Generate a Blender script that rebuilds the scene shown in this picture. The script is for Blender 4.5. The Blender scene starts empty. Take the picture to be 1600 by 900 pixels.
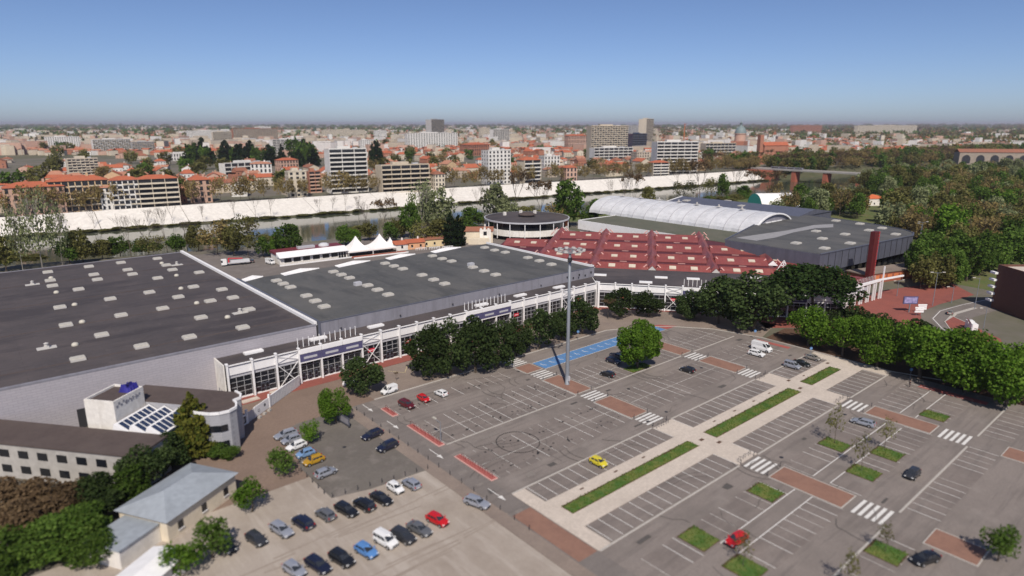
import bpy, math, random
import numpy as np
from mathutils import Vector, Matrix
R = math.radians
rng = random.Random(11)
SC = bpy.context.scene
COL = SC.collection

# ------------------------------------------------------------------ camera
CAM_H = 62.0
YAW, PITCH, FPX = R(49.6), math.atan((450 - 193) / 1014.0), 1014.0
cam = bpy.data.cameras.new('camera'); cam.sensor_width = 36.0
cam.lens = 36.0 * FPX / 1600.0
cam.clip_start = 1.0; cam.clip_end = 90000.0
cam_o = bpy.data.objects.new('camera', cam); COL.objects.link(cam_o)
cam_o.location = (0, 0, CAM_H)
cam_o.rotation_euler = (R(90) - PITCH, 0, YAW - R(90))
cam.dof.use_dof = True
cam.dof.focus_distance = 250.0
cam.dof.aperture_fstop = 0.04
SC.camera = cam_o

# ------------------------------------------------------------------ sky, sun, exposure
SUN_AZ, SUN_EL = R(-126.2), R(48.0)
W = bpy.data.worlds.new('World'); SC.world = W; W.use_nodes = True
nt = W.node_tree
bg = nt.nodes['Background']
sky = nt.nodes.new('ShaderNodeTexSky'); sky.sky_type = 'NISHITA'; sky.sun_disc = False
sky.sun_elevation = SUN_EL; sky.sun_rotation = R(90) - SUN_AZ
sky.air_density = 0.6; sky.dust_density = 0.8; sky.ozone_density = 5.5; sky.altitude = 150
wb = nt.nodes.new('ShaderNodeMixRGB'); wb.blend_type = 'MULTIPLY'; wb.inputs[0].default_value = 1.0; wb.inputs[2].default_value = (1.06, .985, 1.0, 1)   # white balance
nt.links.new(sky.outputs[0], wb.inputs[1]); nt.links.new(wb.outputs[0], bg.inputs[0]); bg.inputs[1].default_value = 0.1
sun = bpy.data.lights.new('sun', 'SUN'); sun.energy = 4.2; sun.angle = R(0.5); sun.color = (1.0, 0.92, 0.82)
sun_o = bpy.data.objects.new('sun', sun); COL.objects.link(sun_o)
sv = Vector((math.cos(SUN_AZ) * math.cos(SUN_EL), math.sin(SUN_AZ) * math.cos(SUN_EL), math.sin(SUN_EL)))
sun_o.rotation_euler = sv.to_track_quat('Z', 'Y').to_euler()
sun_o.location = sv * 400
vs = SC.view_settings
vs.view_transform = 'Standard'; vs.look = 'None'; vs.gamma = 1.0; vs.exposure = 0.08; vs.use_curve_mapping = False
SC.render.engine = 'CYCLES'
SC.cycles.use_denoising = True
SC.cycles.max_bounces = 5; SC.cycles.diffuse_bounces = 2; SC.cycles.glossy_bounces = 2
SC.cycles.transmission_bounces = 2; SC.cycles.transparent_max_bounces = 4; SC.cycles.volume_bounces = 0
SC.cycles.sample_clamp_indirect = 4.0

# ------------------------------------------------------------------ surveying: a sight line of the photograph met with a level z
def spot(u, v, z=0.0):
    x = (u - 800) / FPX; y = (450 - v) / FPX
    fw = math.cos(PITCH) + y * math.sin(PITCH); up = -math.sin(PITCH) + y * math.cos(PITCH)
    t = (CAM_H - z) / -up
    return ((fw * math.cos(YAW) + x * math.sin(YAW)) * t, (fw * math.sin(YAW) - x * math.cos(YAW)) * t)
def proj(x, y, z):       # photo pixel of a world point
    fx, fy = math.cos(YAW), math.sin(YAW); r = x * fy - y * fx; f = x * fx + y * fy; h = z - CAM_H
    d = f * math.cos(PITCH) - h * math.sin(PITCH); k = f * math.sin(PITCH) + h * math.cos(PITCH)
    return 800 + FPX * r / d, 450 - FPX * k / d
def px_at(p):            # metres that one photo pixel spans at the ground point p
    return math.hypot(math.hypot(p[0], p[1]), CAM_H) / FPX * 0.985

# ------------------------------------------------------------------ mesh collector
class MB:
    def __init__(s): s.v = []; s.f = []; s.m = []
    def face(s, pts, m=0):
        b = len(s.v); s.v += [tuple(p) for p in pts]; s.f.append(tuple(range(b, b + len(pts)))); s.m.append(m); return s
    def box(s, x0, y0, z0, x1, y1, z1, m=0):
        b = len(s.v)
        s.v += [(x0, y0, z0), (x1, y0, z0), (x1, y1, z0), (x0, y1, z0), (x0, y0, z1), (x1, y0, z1), (x1, y1, z1), (x0, y1, z1)]
        for q in ((0, 3, 2, 1), (4, 5, 6, 7), (0, 1, 5, 4), (1, 2, 6, 5), (2, 3, 7, 6), (3, 0, 4, 7)):
            s.f.append(tuple(b + i for i in q)); s.m.append(m)
        return s
    def obox(s, cx, cy, z0, lx, ly, h, a=0.0, m=0):
        b = len(s.v); c, n = math.cos(a), math.sin(a)
        for z in (z0, z0 + h):
            for dx, dy in ((-1, -1), (1, -1), (1, 1), (-1, 1)):
                x, y = dx * lx / 2, dy * ly / 2
                s.v.append((cx + x * c - y * n, cy + x * n + y * c, z))
        for q in ((0, 3, 2, 1), (4, 5, 6, 7), (0, 1, 5, 4), (1, 2, 6, 5), (2, 3, 7, 6), (3, 0, 4, 7)):
            s.f.append(tuple(b + i for i in q)); s.m.append(m)
        return s
    def prism(s, poly, z0, z1, m=0, mtop=None, bottom=False):
        n = len(poly); b = len(s.v)
        s.v += [(x, y, z0) for x, y in poly] + [(x, y, z1) for x, y in poly]
        for i in range(n):
            j = (i + 1) % n
            s.f.append((b + i, b + j, b + n + j, b + n + i)); s.m.append(m)
        s.f.append(tuple(b + n + i for i in range(n))); s.m.append(m if mtop is None else mtop)
        if bottom: s.f.append(tuple(b + n - 1 - i for i in range(n))); s.m.append(m)
        return s
    def poly(s, pts, z, m=0):
        return s.face([(x, y, z) for x, y in pts], m)
    def tube(s, p, q, r0, r1=None, n=6, m=0, cap=True):
        r1 = r0 if r1 is None else r1
        p = Vector(p); q = Vector(q); d = (q - p).normalized()
        a = d.orthogonal().normalized(); e = d.cross(a); b = len(s.v)
        for c, r in ((p, r0), (q, r1)):
            for i in range(n):
                t = 2 * math.pi * i / n
                s.v.append(tuple(c + a * (math.cos(t) * r) + e * (math.sin(t) * r)))
        for i in range(n):
            j = (i + 1) % n; s.f.append((b + i, b + j, b + n + j, b + n + i)); s.m.append(m)
        if cap:
            s.f.append(tuple(b + n - 1 - i for i in range(n))); s.m.append(m)
            s.f.append(tuple(b + n + i for i in range(n))); s.m.append(m)
        return s
    def bar(s, p, q, w, h=None, m=0):
        h = w if h is None else h
        p = Vector(p); q = Vector(q); d = (q - p).normalized()
        up = Vector((0, 0, 1)) if abs(d.z) < .99 else Vector((0, 1, 0))
        a = d.cross(up).normalized(); e = a.cross(d); b = len(s.v)
        for c in (p, q):
            for i, j in ((-1, -1), (1, -1), (1, 1), (-1, 1)): s.v.append(tuple(c + a * (i * w / 2) + e * (j * h / 2)))
        for f in ((0, 3, 2, 1), (4, 5, 6, 7), (0, 1, 5, 4), (1, 2, 6, 5), (2, 3, 7, 6), (3, 0, 4, 7)):
            s.f.append(tuple(b + i for i in f)); s.m.append(m)
        return s
    def lathe(s, prof, n=24, m=0, cx=0, cy=0):
        b = len(s.v)
        for r, z in prof:
            for i in range(n):
                t = 2 * math.pi * i / n; s.v.append((cx + r * math.cos(t), cy + r * math.sin(t), z))
        for k in range(len(prof) - 1):
            for i in range(n):
                j = (i + 1) % n
                s.f.append((b + k * n + i, b + k * n + j, b + (k + 1) * n + j, b + (k + 1) * n + i)); s.m.append(m)
        return s
    def mesh(s, name, mats, smooth=False):
        me = bpy.data.meshes.new(name); me.from_pydata(s.v, [], s.f)
        for k in (mats if isinstance(mats, (list, tuple)) else [mats]): me.materials.append(k)
        if any(s.m): me.polygons.foreach_set('material_index', s.m)
        if smooth: me.polygons.foreach_set('use_smooth', [True] * len(s.f))
        me.update(); return me
    def build(s, name, mats, parent=None, smooth=False, loc=None, rz=0.0):
        return link(name, s.mesh(name, mats, smooth), parent, loc, rz)
def link(name, me, parent=None, loc=None, rz=0.0):
    o = bpy.data.objects.new(name, me); COL.objects.link(o)
    if parent is not None: o.parent = parent
    if loc is not None: o.location = loc
    if rz: o.rotation_euler = (0, 0, rz)
    return o
def tag(o, label=None, cat=None, group=None, kind=None):
    if label: o['label'] = label
    if cat: o['category'] = cat
    if group: o['group'] = group
    if kind: o['kind'] = kind
    return o
def thing(name, label, cat, loc=(0, 0, 0), rz=0.0, group=None):
    o = bpy.data.objects.new(name, None); COL.objects.link(o); o.empty_display_size = .5
    o.location = loc; o.rotation_euler = (0, 0, rz)
    return tag(o, label, cat, group)
def struct(o): return tag(o, kind='structure')
def repaint(o, m, slot=0):
    o.material_slots[slot].link = 'OBJECT'; o.material_slots[slot].material = m

# ------------------------------------------------------------------ materials
def mat(name, col, rough=.8, var=.0, scale=1.0, bump=0.0, metal=0.0, spec=.4, rnd=0.0, col2=None, detail=4.0, coat=0.0):
    m = bpy.data.materials.new(name); m.use_nodes = True
    t = m.node_tree; b = t.nodes['Principled BSDF']
    b.inputs['Base Color'].default_value = (*col, 1); b.inputs['Roughness'].default_value = rough
    b.inputs['Metallic'].default_value = metal; b.inputs['Specular IOR Level'].default_value = spec
    if coat: b.inputs['Coat Weight'].default_value = coat; b.inputs['Coat Roughness'].default_value = .08
    out = None
    if var or bump or col2:
        tc = t.nodes.new('ShaderNodeTexCoord'); n = t.nodes.new('ShaderNodeTexNoise')
        n.inputs['Scale'].default_value = scale; n.inputs['Detail'].default_value = detail; n.inputs['Roughness'].default_value = .62
        t.links.new(tc.outputs['Object'], n.inputs['Vector'])
        rp = t.nodes.new('ShaderNodeValToRGB'); rp.color_ramp.elements[0].position = .3; rp.color_ramp.elements[1].position = .7
        c0 = [c * (1 - var) for c in col]; c1 = [min(1, c * (1 + var)) for c in col] if col2 is None else col2
        rp.color_ramp.elements[0].color = (*c0, 1); rp.color_ramp.elements[1].color = (*c1, 1)
        t.links.new(n.outputs['Fac'], rp.inputs['Fac']); out = rp.outputs['Color']
        if bump:
            bp = t.nodes.new('ShaderNodeBump'); bp.inputs['Strength'].default_value = bump; bp.inputs['Distance'].default_value = .1
            t.links.new(n.outputs['Fac'], bp.inputs['Height']); t.links.new(bp.outputs['Normal'], b.inputs['Normal'])
    if rnd:
        oi = t.nodes.new('ShaderNodeObjectInfo'); hs = t.nodes.new('ShaderNodeHueSaturation')
        mr = t.nodes.new('ShaderNodeMapRange'); mr.inputs['To Min'].default_value = 1 - rnd; mr.inputs['To Max'].default_value = 1 + rnd
        t.links.new(oi.outputs['Random'], mr.inputs['Value']); t.links.new(mr.outputs['Result'], hs.inputs['Value'])
        hs.inputs['Color'].default_value = (*col, 1)
        if out: t.links.new(out, hs.inputs['Color'])
        out = hs.outputs['Color']
    if out: t.links.new(out, b.inputs['Base Color'])
    return m
def two_scale(name, col, dirt, s1, s2, rough=.9, amt=.6, streak=None, spec=.3):
    """a weathered surface: fine grain times broad stains"""
    m = mat(name, col, rough, .13, s1, .25, spec=spec); t = m.node_tree; b = t.nodes['Principled BSDF']
    src = b.inputs['Base Color'].links[0].from_socket
    tc = t.nodes.new('ShaderNodeTexCoord'); mp = t.nodes.new('ShaderNodeMapping')
    if streak: mp.inputs['Scale'].default_value = streak
    n = t.nodes.new('ShaderNodeTexNoise'); n.inputs['Scale'].default_value = s2; n.inputs['Detail'].default_value = 6; n.inputs['Roughness'].default_value = .7
    t.links.new(tc.outputs['Object'], mp.inputs['Vector']); t.links.new(mp.outputs['Vector'], n.inputs['Vector'])
    rp = t.nodes.new('ShaderNodeValToRGB'); rp.color_ramp.elements[0].position = .42; rp.color_ramp.elements[1].position = .68
    rp.color_ramp.elements[0].color = (0, 0, 0, 1); rp.color_ramp.elements[1].color = (amt, amt, amt, 1)
    t.links.new(n.outputs['Fac'], rp.inputs['Fac'])
    mx = t.nodes.new('ShaderNodeMixRGB'); mx.inputs['Color2'].default_value = (*dirt, 1)
    t.links.new(rp.outputs['Color'], mx.inputs['Fac']); t.links.new(src, mx.inputs['Color1']); t.links.new(mx.outputs['Color'], b.inputs['Base Color'])
    return m
def leaf_mat(name, col, col2, trans=.35, rnd=.25):
    m = bpy.data.materials.new(name); m.use_nodes = True; t = m.node_tree
    for n in list(t.nodes): t.nodes.remove(n)
    o = t.nodes.new('ShaderNodeOutputMaterial'); mix = t.nodes.new('ShaderNodeMixShader'); mix.inputs[0].default_value = trans
    d = t.nodes.new('ShaderNodeBsdfDiffuse'); tr = t.nodes.new('ShaderNodeBsdfTranslucent')
    g = t.nodes.new('ShaderNodeNewGeometry'); mx = t.nodes.new('ShaderNodeMixRGB')
    mx.inputs['Color1'].default_value = (*col, 1); mx.inputs['Color2'].default_value = (*col2, 1)
    t.links.new(g.outputs['Random Per Island'], mx.inputs['Fac'])
    oi = t.nodes.new('ShaderNodeObjectInfo'); hs = t.nodes.new('ShaderNodeHueSaturation'); mr = t.nodes.new('ShaderNodeMapRange')
    mr.inputs['To Min'].default_value = 1 - rnd; mr.inputs['To Max'].default_value = 1 + rnd
    t.links.new(oi.outputs['Random'], mr.inputs['Value']); t.links.new(mr.outputs['Result'], hs.inputs['Value']); t.links.new(mx.outputs['Color'], hs.inputs['Color'])
    for s in (d, tr): t.links.new(hs.outputs['Color'], s.inputs['Color'])
    t.links.new(d.outputs[0], mix.inputs[1]); t.links.new(tr.outputs[0], mix.inputs[2]); t.links.new(mix.outputs[0], o.inputs['Surface'])
    return m
def brick_mat(name, c1, c2, mortar, sc, bw=.5, rh=.25, rough=.7, bump=.3, axis='XZ', ms=.015):
    m = bpy.data.materials.new(name); m.use_nodes = True; t = m.node_tree; b = t.nodes['Principled BSDF']; b.inputs['Roughness'].default_value = rough
    tc = t.nodes.new('ShaderNodeTexCoord'); sp = t.nodes.new('ShaderNodeSeparateXYZ'); cb = t.nodes.new('ShaderNodeCombineXYZ')
    t.links.new(tc.outputs['Object'], sp.inputs[0]); t.links.new(sp.outputs[axis[0]], cb.inputs['X']); t.links.new(sp.outputs[axis[1]], cb.inputs['Y'])
    k = t.nodes.new('ShaderNodeTexBrick'); k.inputs['Scale'].default_value = sc; k.inputs['Brick Width'].default_value = bw; k.inputs['Row Height'].default_value = rh
    k.inputs['Mortar Size'].default_value = ms; k.inputs['Color1'].default_value = (*c1, 1); k.inputs['Color2'].default_value = (*c2, 1); k.inputs['Mortar'].default_value = (*mortar, 1)
    t.links.new(cb.outputs[0], k.inputs['Vector']); t.links.new(k.outputs['Color'], b.inputs['Base Color'])
    bp = t.nodes.new('ShaderNodeBump'); bp.inputs['Strength'].default_value = bump; bp.invert = True
    t.links.new(k.outputs['Fac'], bp.inputs['Height']); t.links.new(bp.outputs['Normal'], b.inputs['Normal'])
    return m

M = {}
M['asphalt'] = two_scale('asphalt', (.225, .193, .172), (.155, .135, .121), 3.0, .055, .92, .85)
M['road'] = two_scale('road_asphalt', (.185, .162, .147), (.135, .118, .107), 3.0, .08, .92, .6)
M['stallpave'] = two_scale('stall_asphalt', (.205, .174, .155), (.135, .113, .102), 3.0, .11, .92, .7)
M['lotdark'] = two_scale('lot_asphalt', (.155, .139, .121), (.1, .088, .076), 2.0, .07, .92, .7)
M['gravel'] = two_scale('gravel', (.36, .31, .262), (.27, .225, .185), 4.0, .07, .95, .9)
M['brownearth'] = two_scale('brown_forecourt', (.215, .155, .12), (.16, .115, .09), 2.0, .09, .95, .7)
M['promenade'] = two_scale('pale_concrete', (.54, .47, .40), (.44, .38, .32), 2.0, .12, .85, .6)
M['pavement'] = two_scale('pavement', (.25, .2, .165), (.17, .135, .115), 2.5, .1, .9, .7)
M['kerb'] = mat('kerb_stone', (.42, .39, .35), .85, .15, 2)
M['paint'] = mat('road_paint', (.78, .76, .72), .7, .25, 1.3, col2=(.74, .72, .68))
M['oldpaint'] = mat('worn_paint', (.36, .33, .30), .8, .35, .9, col2=(.66, .63, .59))
M['bluepaint'] = two_scale('blue_paint', (.09, .215, .43), (.13, .23, .36), 2.0, .3, .8, .5)
M['redpaint'] = two_scale('red_paint', (.36, .10, .085), (.26, .095, .08), 2.0, .3, .8, .6)
M['redpave'] = two_scale('red_paving', (.27, .085, .065), (.2, .07, .058), 2.0, .12, .9, .7)
M['brickbed'] = two_scale('brick_island', (.26, .145, .105), (.19, .105, .08), 6.0, .35, .95, .7)
M['grass'] = two_scale('grass', (.06, .125, .024), (.19, .18, .05), 5.0, .3, .95, .9)
M['grassdry'] = two_scale('park_grass', (.09, .12, .035), (.15, .125, .06), 1.0, .06, .95, .8)
M['soil'] = mat('soil', (.10, .055, .035), .95, .3, 2)
M['fields'] = two_scale('far_land', (.105, .105, .058), (.15, .125, .09), .01, .0025, .95, .8)
M['townsoil'] = two_scale('town_ground', (.16, .14, .115), (.08, .09, .045), .05, .02, .95, .9)
M['bank'] = two_scale('river_bank', (.07, .075, .035), (.12, .10, .065), .3, .06, .95, .8)
M['dike'] = two_scale('dike_concrete', (.68, .645, .59), (.57, .535, .48), .4, .22, .85, .4, (1, .12, .12))
M['roofdark'] = two_scale('roof_membrane', (.072, .062, .062), (.10, .083, .08), 1.2, .06, .75, .9)
M['roofgrey'] = two_scale('roof_membrane_grey', (.09, .09, .087), (.125, .12, .112), 1.2, .05, .75, .9)
M['rooffelt'] = two_scale('roof_felt_brown', (.082, .062, .056), (.11, .085, .075), 1.2, .12, .8, .8)
M['skylight'] = mat('skylight_dome', (.50, .47, .40), .4, .18, 1.5)
M['skyframe'] = mat('skylight_frame', (.5, .48, .45), .6)
M['cladding'] = brick_mat('cladding_panels', (.37, .35, .375), (.40, .375, .40), (.27, .255, .28), 1.0, 1.6, .55, .55, .35, 'XZ', .03)
M['bandgrey'] = mat('grey_cladding', (.24, .235, .265), .5, .06, .6)
M['slate'] = mat('slate_cladding', (.10, .105, .135), .45, .1, .4)
M['white'] = mat('white_paint', (.80, .79, .78), .5, .06, .6)
M['whitewall'] = two_scale('white_render', (.74, .71, .66), (.6, .56, .5), 1.0, .3, .85, .5)
M['offwhite'] = two_scale('cream_render', (.68, .60, .47), (.56, .48, .37), 1.0, .25, .85, .5)
M['greypanel'] = mat('pale_grey_panel', (.46, .46, .48), .5, .05, 1)
M['glass'] = mat('dark_glass', (.012, .014, .018), .06, spec=.6)
M['glassblue'] = mat('blue_glass', (.03, .045, .09), .08, spec=.7)
M['frame'] = mat('metal_frame', (.42, .42, .43), .45)
M['steel'] = mat('galvanised_steel', (.21, .225, .25), .5, .08, 1.5, metal=.1)
M['darkmetal'] = mat('dark_metal', (.035, .035, .04), .5)
M['purple'] = mat('violet_fascia', (.085, .08, .165), .5, .06, 1)
M['redsign'] = mat('red_sign', (.55, .03, .05), .5)
M['redroof'] = two_scale('red_sheet_roof', (.255, .068, .06), (.2, .056, .052), .5, .08, .5, .7)
M['redroof2'] = two_scale('red_sheet_flat', (.22, .05, .047), (.175, .042, .04), .5, .08, .55, .7)
M['redfascia'] = mat('dark_red_fascia', (.10, .022, .025), .6)  # dark red walls; also paints the shade line at the red roof eaves
M['pinktrim'] = mat('pale_pink_trim', (.62, .36, .32), .6)
M['redpylon'] = mat('red_pylon', (.10, .014, .014), .55, .12, .6)
M['redbrick'] = two_scale('red_brick', (.33, .10, .06), (.25, .085, .055), 1.5, .12, .9, .5)
M['orangewall'] = mat('orange_wall', (.60, .19, .075), .7, .08, .5)
M['membrane'] = two_scale('white_membrane', (.60, .605, .62), (.48, .48, .49), .4, .12, .45, .6, (1, .2, 1))
M['tent'] = mat('tent_fabric', (.84, .82, .78), .6, .03, .5)
M['teal'] = mat('teal_fabric', (.05, .42, .34), .6)
M['tile'] = two_scale('terracotta_tiles', (.42, .12, .06), (.30, .10, .06), 1.5, .2, .9, .7)
M['tile2'] = two_scale('faded_tiles', (.42, .2, .13), (.3, .15, .1), 1.5, .2, .9, .7)
M['tile3'] = two_scale('brown_tiles', (.28, .115, .07), (.2, .1, .07), 1.5, .2, .9, .7)
M['bark'] = mat('bark', (.10, .078, .058), .95, .3, 3)
M['palebark'] = mat('pale_bark', (.34, .31, .26), .95, .35, 2)
M['water'] = mat('river_water', (.065, .075, .05), .07, spec=.5)
M['tyre'] = mat('tyre_rubber', (.012, .012, .012), .8)
M['rim'] = mat('alloy_rim', (.45, .45, .46), .35, metal=.6)
M['carglass'] = mat('car_glass', (.03, .034, .04), .04, spec=.9)
M['lamp'] = mat('lamp_lens', (.75, .75, .72), .2)
M['taillamp'] = mat('tail_lens', (.35, .01, .01), .25)
M['plate'] = mat('number_plate', (.7, .7, .66), .5)
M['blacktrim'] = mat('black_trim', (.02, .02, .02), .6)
M['bluetarp'] = mat('blue_tarpaulin', (.025, .022, .2), .55, .2, 1)
M['greyroof'] = two_scale('blue_grey_roof', (.30, .33, .36), (.24, .26, .28), 1.0, .2, .6, .5)
M['towergrey'] = brick_mat('stair_tower_panels', (.34, .34, .36), (.37, .37, .385), (.24, .24, .26), 1.0, 3.0, .6, .45, .3, 'XZ', .02)
M['concrete'] = two_scale('concrete', (.40, .38, .35), (.30, .28, .25), 1.0, .2, .85, .5)
M['brownbrick'] = two_scale('brown_brick', (.13, .062, .045), (.10, .05, .04), 2.0, .2, .9, .5)

def overlay(m, stretch, scale, col, amt, lo=.5, hi=.62):
    """another layer of marks (streaks, patches) mixed over a material's base colour"""
    t = m.node_tree; b = t.nodes['Principled BSDF']; src = b.inputs['Base Color'].links[0].from_socket
    tc = t.nodes.new('ShaderNodeTexCoord'); mp = t.nodes.new('ShaderNodeMapping'); mp.inputs['Scale'].default_value = stretch; mp.inputs['Location'].default_value = (3.1, 7.7, 1.3)
    n = t.nodes.new('ShaderNodeTexNoise'); n.inputs['Scale'].default_value = scale; n.inputs['Detail'].default_value = 5; n.inputs['Roughness'].default_value = .65
    t.links.new(tc.outputs['Object'], mp.inputs['Vector']); t.links.new(mp.outputs['Vector'], n.inputs['Vector'])
    rp = t.nodes.new('ShaderNodeValToRGB'); rp.color_ramp.elements[0].position = lo; rp.color_ramp.elements[1].position = hi
    rp.color_ramp.elements[0].color = (0, 0, 0, 1); rp.color_ramp.elements[1].color = (amt, amt, amt, 1)
    t.links.new(n.outputs['Fac'], rp.inputs['Fac']); mx = t.nodes.new('ShaderNodeMixRGB'); mx.inputs['Color2'].default_value = (*col, 1)
    t.links.new(rp.outputs['Color'], mx.inputs['Fac']); t.links.new(src, mx.inputs['Color1']); t.links.new(mx.outputs['Color'], b.inputs['Base Color'])
def seams(m, bw, rh, col, amt, axis='XY'):
    """thin lap joints of a sheet roof"""
    t = m.node_tree; b = t.nodes['Principled BSDF']; src = b.inputs['Base Color'].links[0].from_socket
    tc = t.nodes.new('ShaderNodeTexCoord'); sp = t.nodes.new('ShaderNodeSeparateXYZ'); cb = t.nodes.new('ShaderNodeCombineXYZ'); k = t.nodes.new('ShaderNodeTexBrick')
    t.links.new(tc.outputs['Object'], sp.inputs[0]); t.links.new(sp.outputs[axis[0]], cb.inputs['X']); t.links.new(sp.outputs[axis[1]], cb.inputs['Y']); t.links.new(cb.outputs[0], k.inputs['Vector'])
    k.inputs['Scale'].default_value = 1.0; k.inputs['Brick Width'].default_value = bw; k.inputs['Row Height'].default_value = rh; k.inputs['Mortar Size'].default_value = .07; k.inputs['Mortar Smooth'].default_value = .4
    ml = t.nodes.new('ShaderNodeMath'); ml.operation = 'MULTIPLY'; ml.inputs[1].default_value = amt; t.links.new(k.outputs['Fac'], ml.inputs[0])
    mx = t.nodes.new('ShaderNodeMixRGB'); mx.inputs['Color2'].default_value = (*col, 1); t.links.new(ml.outputs[0], mx.inputs['Fac']); t.links.new(src, mx.inputs['Color1']); t.links.new(mx.outputs['Color'], b.inputs['Base Color'])
for k_ in ('asphalt', 'road', 'stallpave', 'lotdark'):
    overlay(M[k_], (.12, 1.6, 1), .55, (.135, .117, .106), .5)                 # tyre-polished wheel tracks along the aisles
    overlay(M[k_], (1, 1, 1), .16, (.26, .228, .204), .55, .54, .7)             # dusty pale areas
overlay(M['gravel'], (1.4, .2, 1), .35, (.43, .38, .33), .7, .48, .66); overlay(M['gravel'], (1, 1, 1), .25, (.25, .21, .17), .5, .55, .75)
overlay(M['promenade'], (1, 1, 1), .5, (.42, .36, .31), .5, .52, .7)
overlay(M['roofdark'], (.25, 1, 1), .12, (.05, .043, .045), .8); overlay(M['roofdark'], (1, 1, 1), .3, (.12, .10, .096), .5, .58, .7)
overlay(M['roofgrey'], (1, .25, 1), .14, (.065, .065, .064), .8); overlay(M['roofgrey'], (1, 1, 1), .25, (.145, .14, .13), .5, .58, .7)
seams(M['roofdark'], 30.0, 2.0, (.045, .04, .04), .5); seams(M['roofgrey'], 30.0, 2.0, (.06, .06, .06), .5)
seams(M['redroof'], 1.2, 40.0, (.19, .04, .04), .55); overlay(M['redroof'], (1, 1, 1), .22, (.31, .125, .105), .5, .5, .7)
overlay(M['bandgrey'], (1, 1, .1), .5, (.17, .165, .185), .5) 
overlay(M['slate'], (1, 1, .1), .4, (.075, .08, .1), .6)
overlay(M['whitewall'], (1, 1, .15), .5, (.5, .46, .41), .45, .52, .7)
# ================================================================== terrain and river
ST = [(-30000, 700), (-3000, 590), (-600, 540), (16, 502), (122, 491), (211, 478), (327, 468), (470, 454), (570, 437), (709, 421), (900, 400), (1500, 330), (4000, 60), (30000, -2600)]
NEAR = {-30000: 560, -3000: 460, -600: 420, 16: 380, 122: 354, 211: 343, 327: 334, 470: 322, 570: 308, 709: 290, 900: 268, 1500: 200, 4000: -60, 30000: -2700}
DTOP = {-30000: 730, -3000: 615, -600: 566, 16: 522, 122: 515, 211: 508, 327: 499, 470: 479, 570: 463, 709: 446, 900: 424, 1500: 352, 4000: 82, 30000: -2580}
CITY_Z, WATER_Z = 3.0, -6.8
g_ = MB()
for (xa, ba), (xb, bb) in zip(ST, ST[1:]):
    def strip(ya, za, yb, zb, m):     # (near edge y, z) to (far edge y, z) at both stations
        g_.face([(xa, ya[0], za), (xb, ya[1], za), (xb, yb[0], zb), (xa, yb[1], zb)], m)
    n0 = (NEAR[xa] - 16, NEAR[xb] - 16)
    strip((-30000, -30000), 0, (n0[1], n0[0]), 0, 0)
    g_.face([(xa, n0[0], 0), (xb, n0[1], 0), (xb, NEAR[xb], -8.5), (xa, NEAR[xa], -8.5)], 1)
    g_.face([(xa, NEAR[xa], -8.5), (xb, NEAR[xb], -8.5), (xb, bb - 3, -8.5), (xa, ba - 3, -8.5)], 1)
    g_.face([(xa, ba - 3, -8.5), (xb, bb - 3, -8.5), (xb, bb + 2, -5.8), (xa, ba + 2, -5.8)], 1)
    g_.face([(xa, ba + 2, -5.8), (xb, bb + 2, -5.8), (xb, DTOP[xb], CITY_Z), (xa, DTOP[xa], CITY_Z)], 1)
    for m, o0, o1 in ((2, 0, 900), (3, 900, 60000)):
        g_.face([(xa, DTOP[xa] + o0, CITY_Z), (xb, DTOP[xb] + o0, CITY_Z), (xb, DTOP[xb] + o1, CITY_Z), (xa, DTOP[xa] + o1, CITY_Z)], m)
struct(g_.build('ground', [M['townsoil'], M['bank'], M['townsoil'], M['fields']]))
w_ = MB()
for (xa, ba), (xb, bb) in zip(ST, ST[1:]):
    w_.face([(xa, NEAR[xa] - 6, WATER_Z), (xb, NEAR[xb] - 6, WATER_Z), (xb, bb + 1, WATER_Z), (xa, ba + 1, WATER_Z)])
wt = M['water'].node_tree; _n = wt.nodes.new('ShaderNodeTexNoise'); _n.inputs['Scale'].default_value = .25; _n.inputs['Detail'].default_value = 3
_c = wt.nodes.new('ShaderNodeTexCoord'); wt.links.new(_c.outputs['Object'], _n.inputs['Vector'])
_b = wt.nodes.new('ShaderNodeBump'); _b.inputs['Strength'].default_value = .06; _b.inputs['Distance'].default_value = .5
wt.links.new(_n.outputs['Fac'], _b.inputs['Height']); wt.links.new(_b.outputs['Normal'], wt.nodes['Principled BSDF'].inputs['Normal'])
struct(w_.build('river', M['water']))
# the white sloping dike on the town bank, panel by panel
dk = thing('embankment_wall', 'long white sloping concrete river wall below the town quay', 'embankment', (0, 0, 0))
seg = [p for p in ST if -600 <= p[0] <= 709] + [(790, 413)]
DTOP[790] = 437
for (xa, ba), (xb, bb) in zip(seg, seg[1:]):
    n = max(1, int((xb - xa) / 42))
    for i in range(n):
        a, b = i / n, (i + 1) / n - .004
        f = lambda t: (xa + (xb - xa) * t, ba + (bb - ba) * t + 2.5, DTOP[xa] + (DTOP[xb] - DTOP[xa]) * t)
        (x0, y0, t0), (x1, y1, t1) = f(a), f(b)
        q = MB(); z0, z1 = -5.6, 4.4
        q.face([(x0, y0 - .5, z0), (x1, y1 - .5, z0), (x1, t1 - .5, z1), (x0, t0 - .5, z1)])
        q.face([(x0, t0 - .5, z1), (x1, t1 - .5, z1), (x1, t1 + .6, z1), (x0, t0 + .6, z1)])
        q.face([(x0, t0 + .6, z1), (x1, t1 + .6, z1), (x1, t1 + .6, 2.5), (x0, t0 + .6, 2.5)])
        q.face([(x0, y0 - .5, z0), (x0, t0 - .5, z1), (x0, t0 + .6, 2.5)]); q.face([(x1, y1 - .5, z0), (x1, t1 + .6, 2.5), (x1, t1 - .5, z1)])
        q.build('wall_panel', M['dike'], dk)

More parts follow.
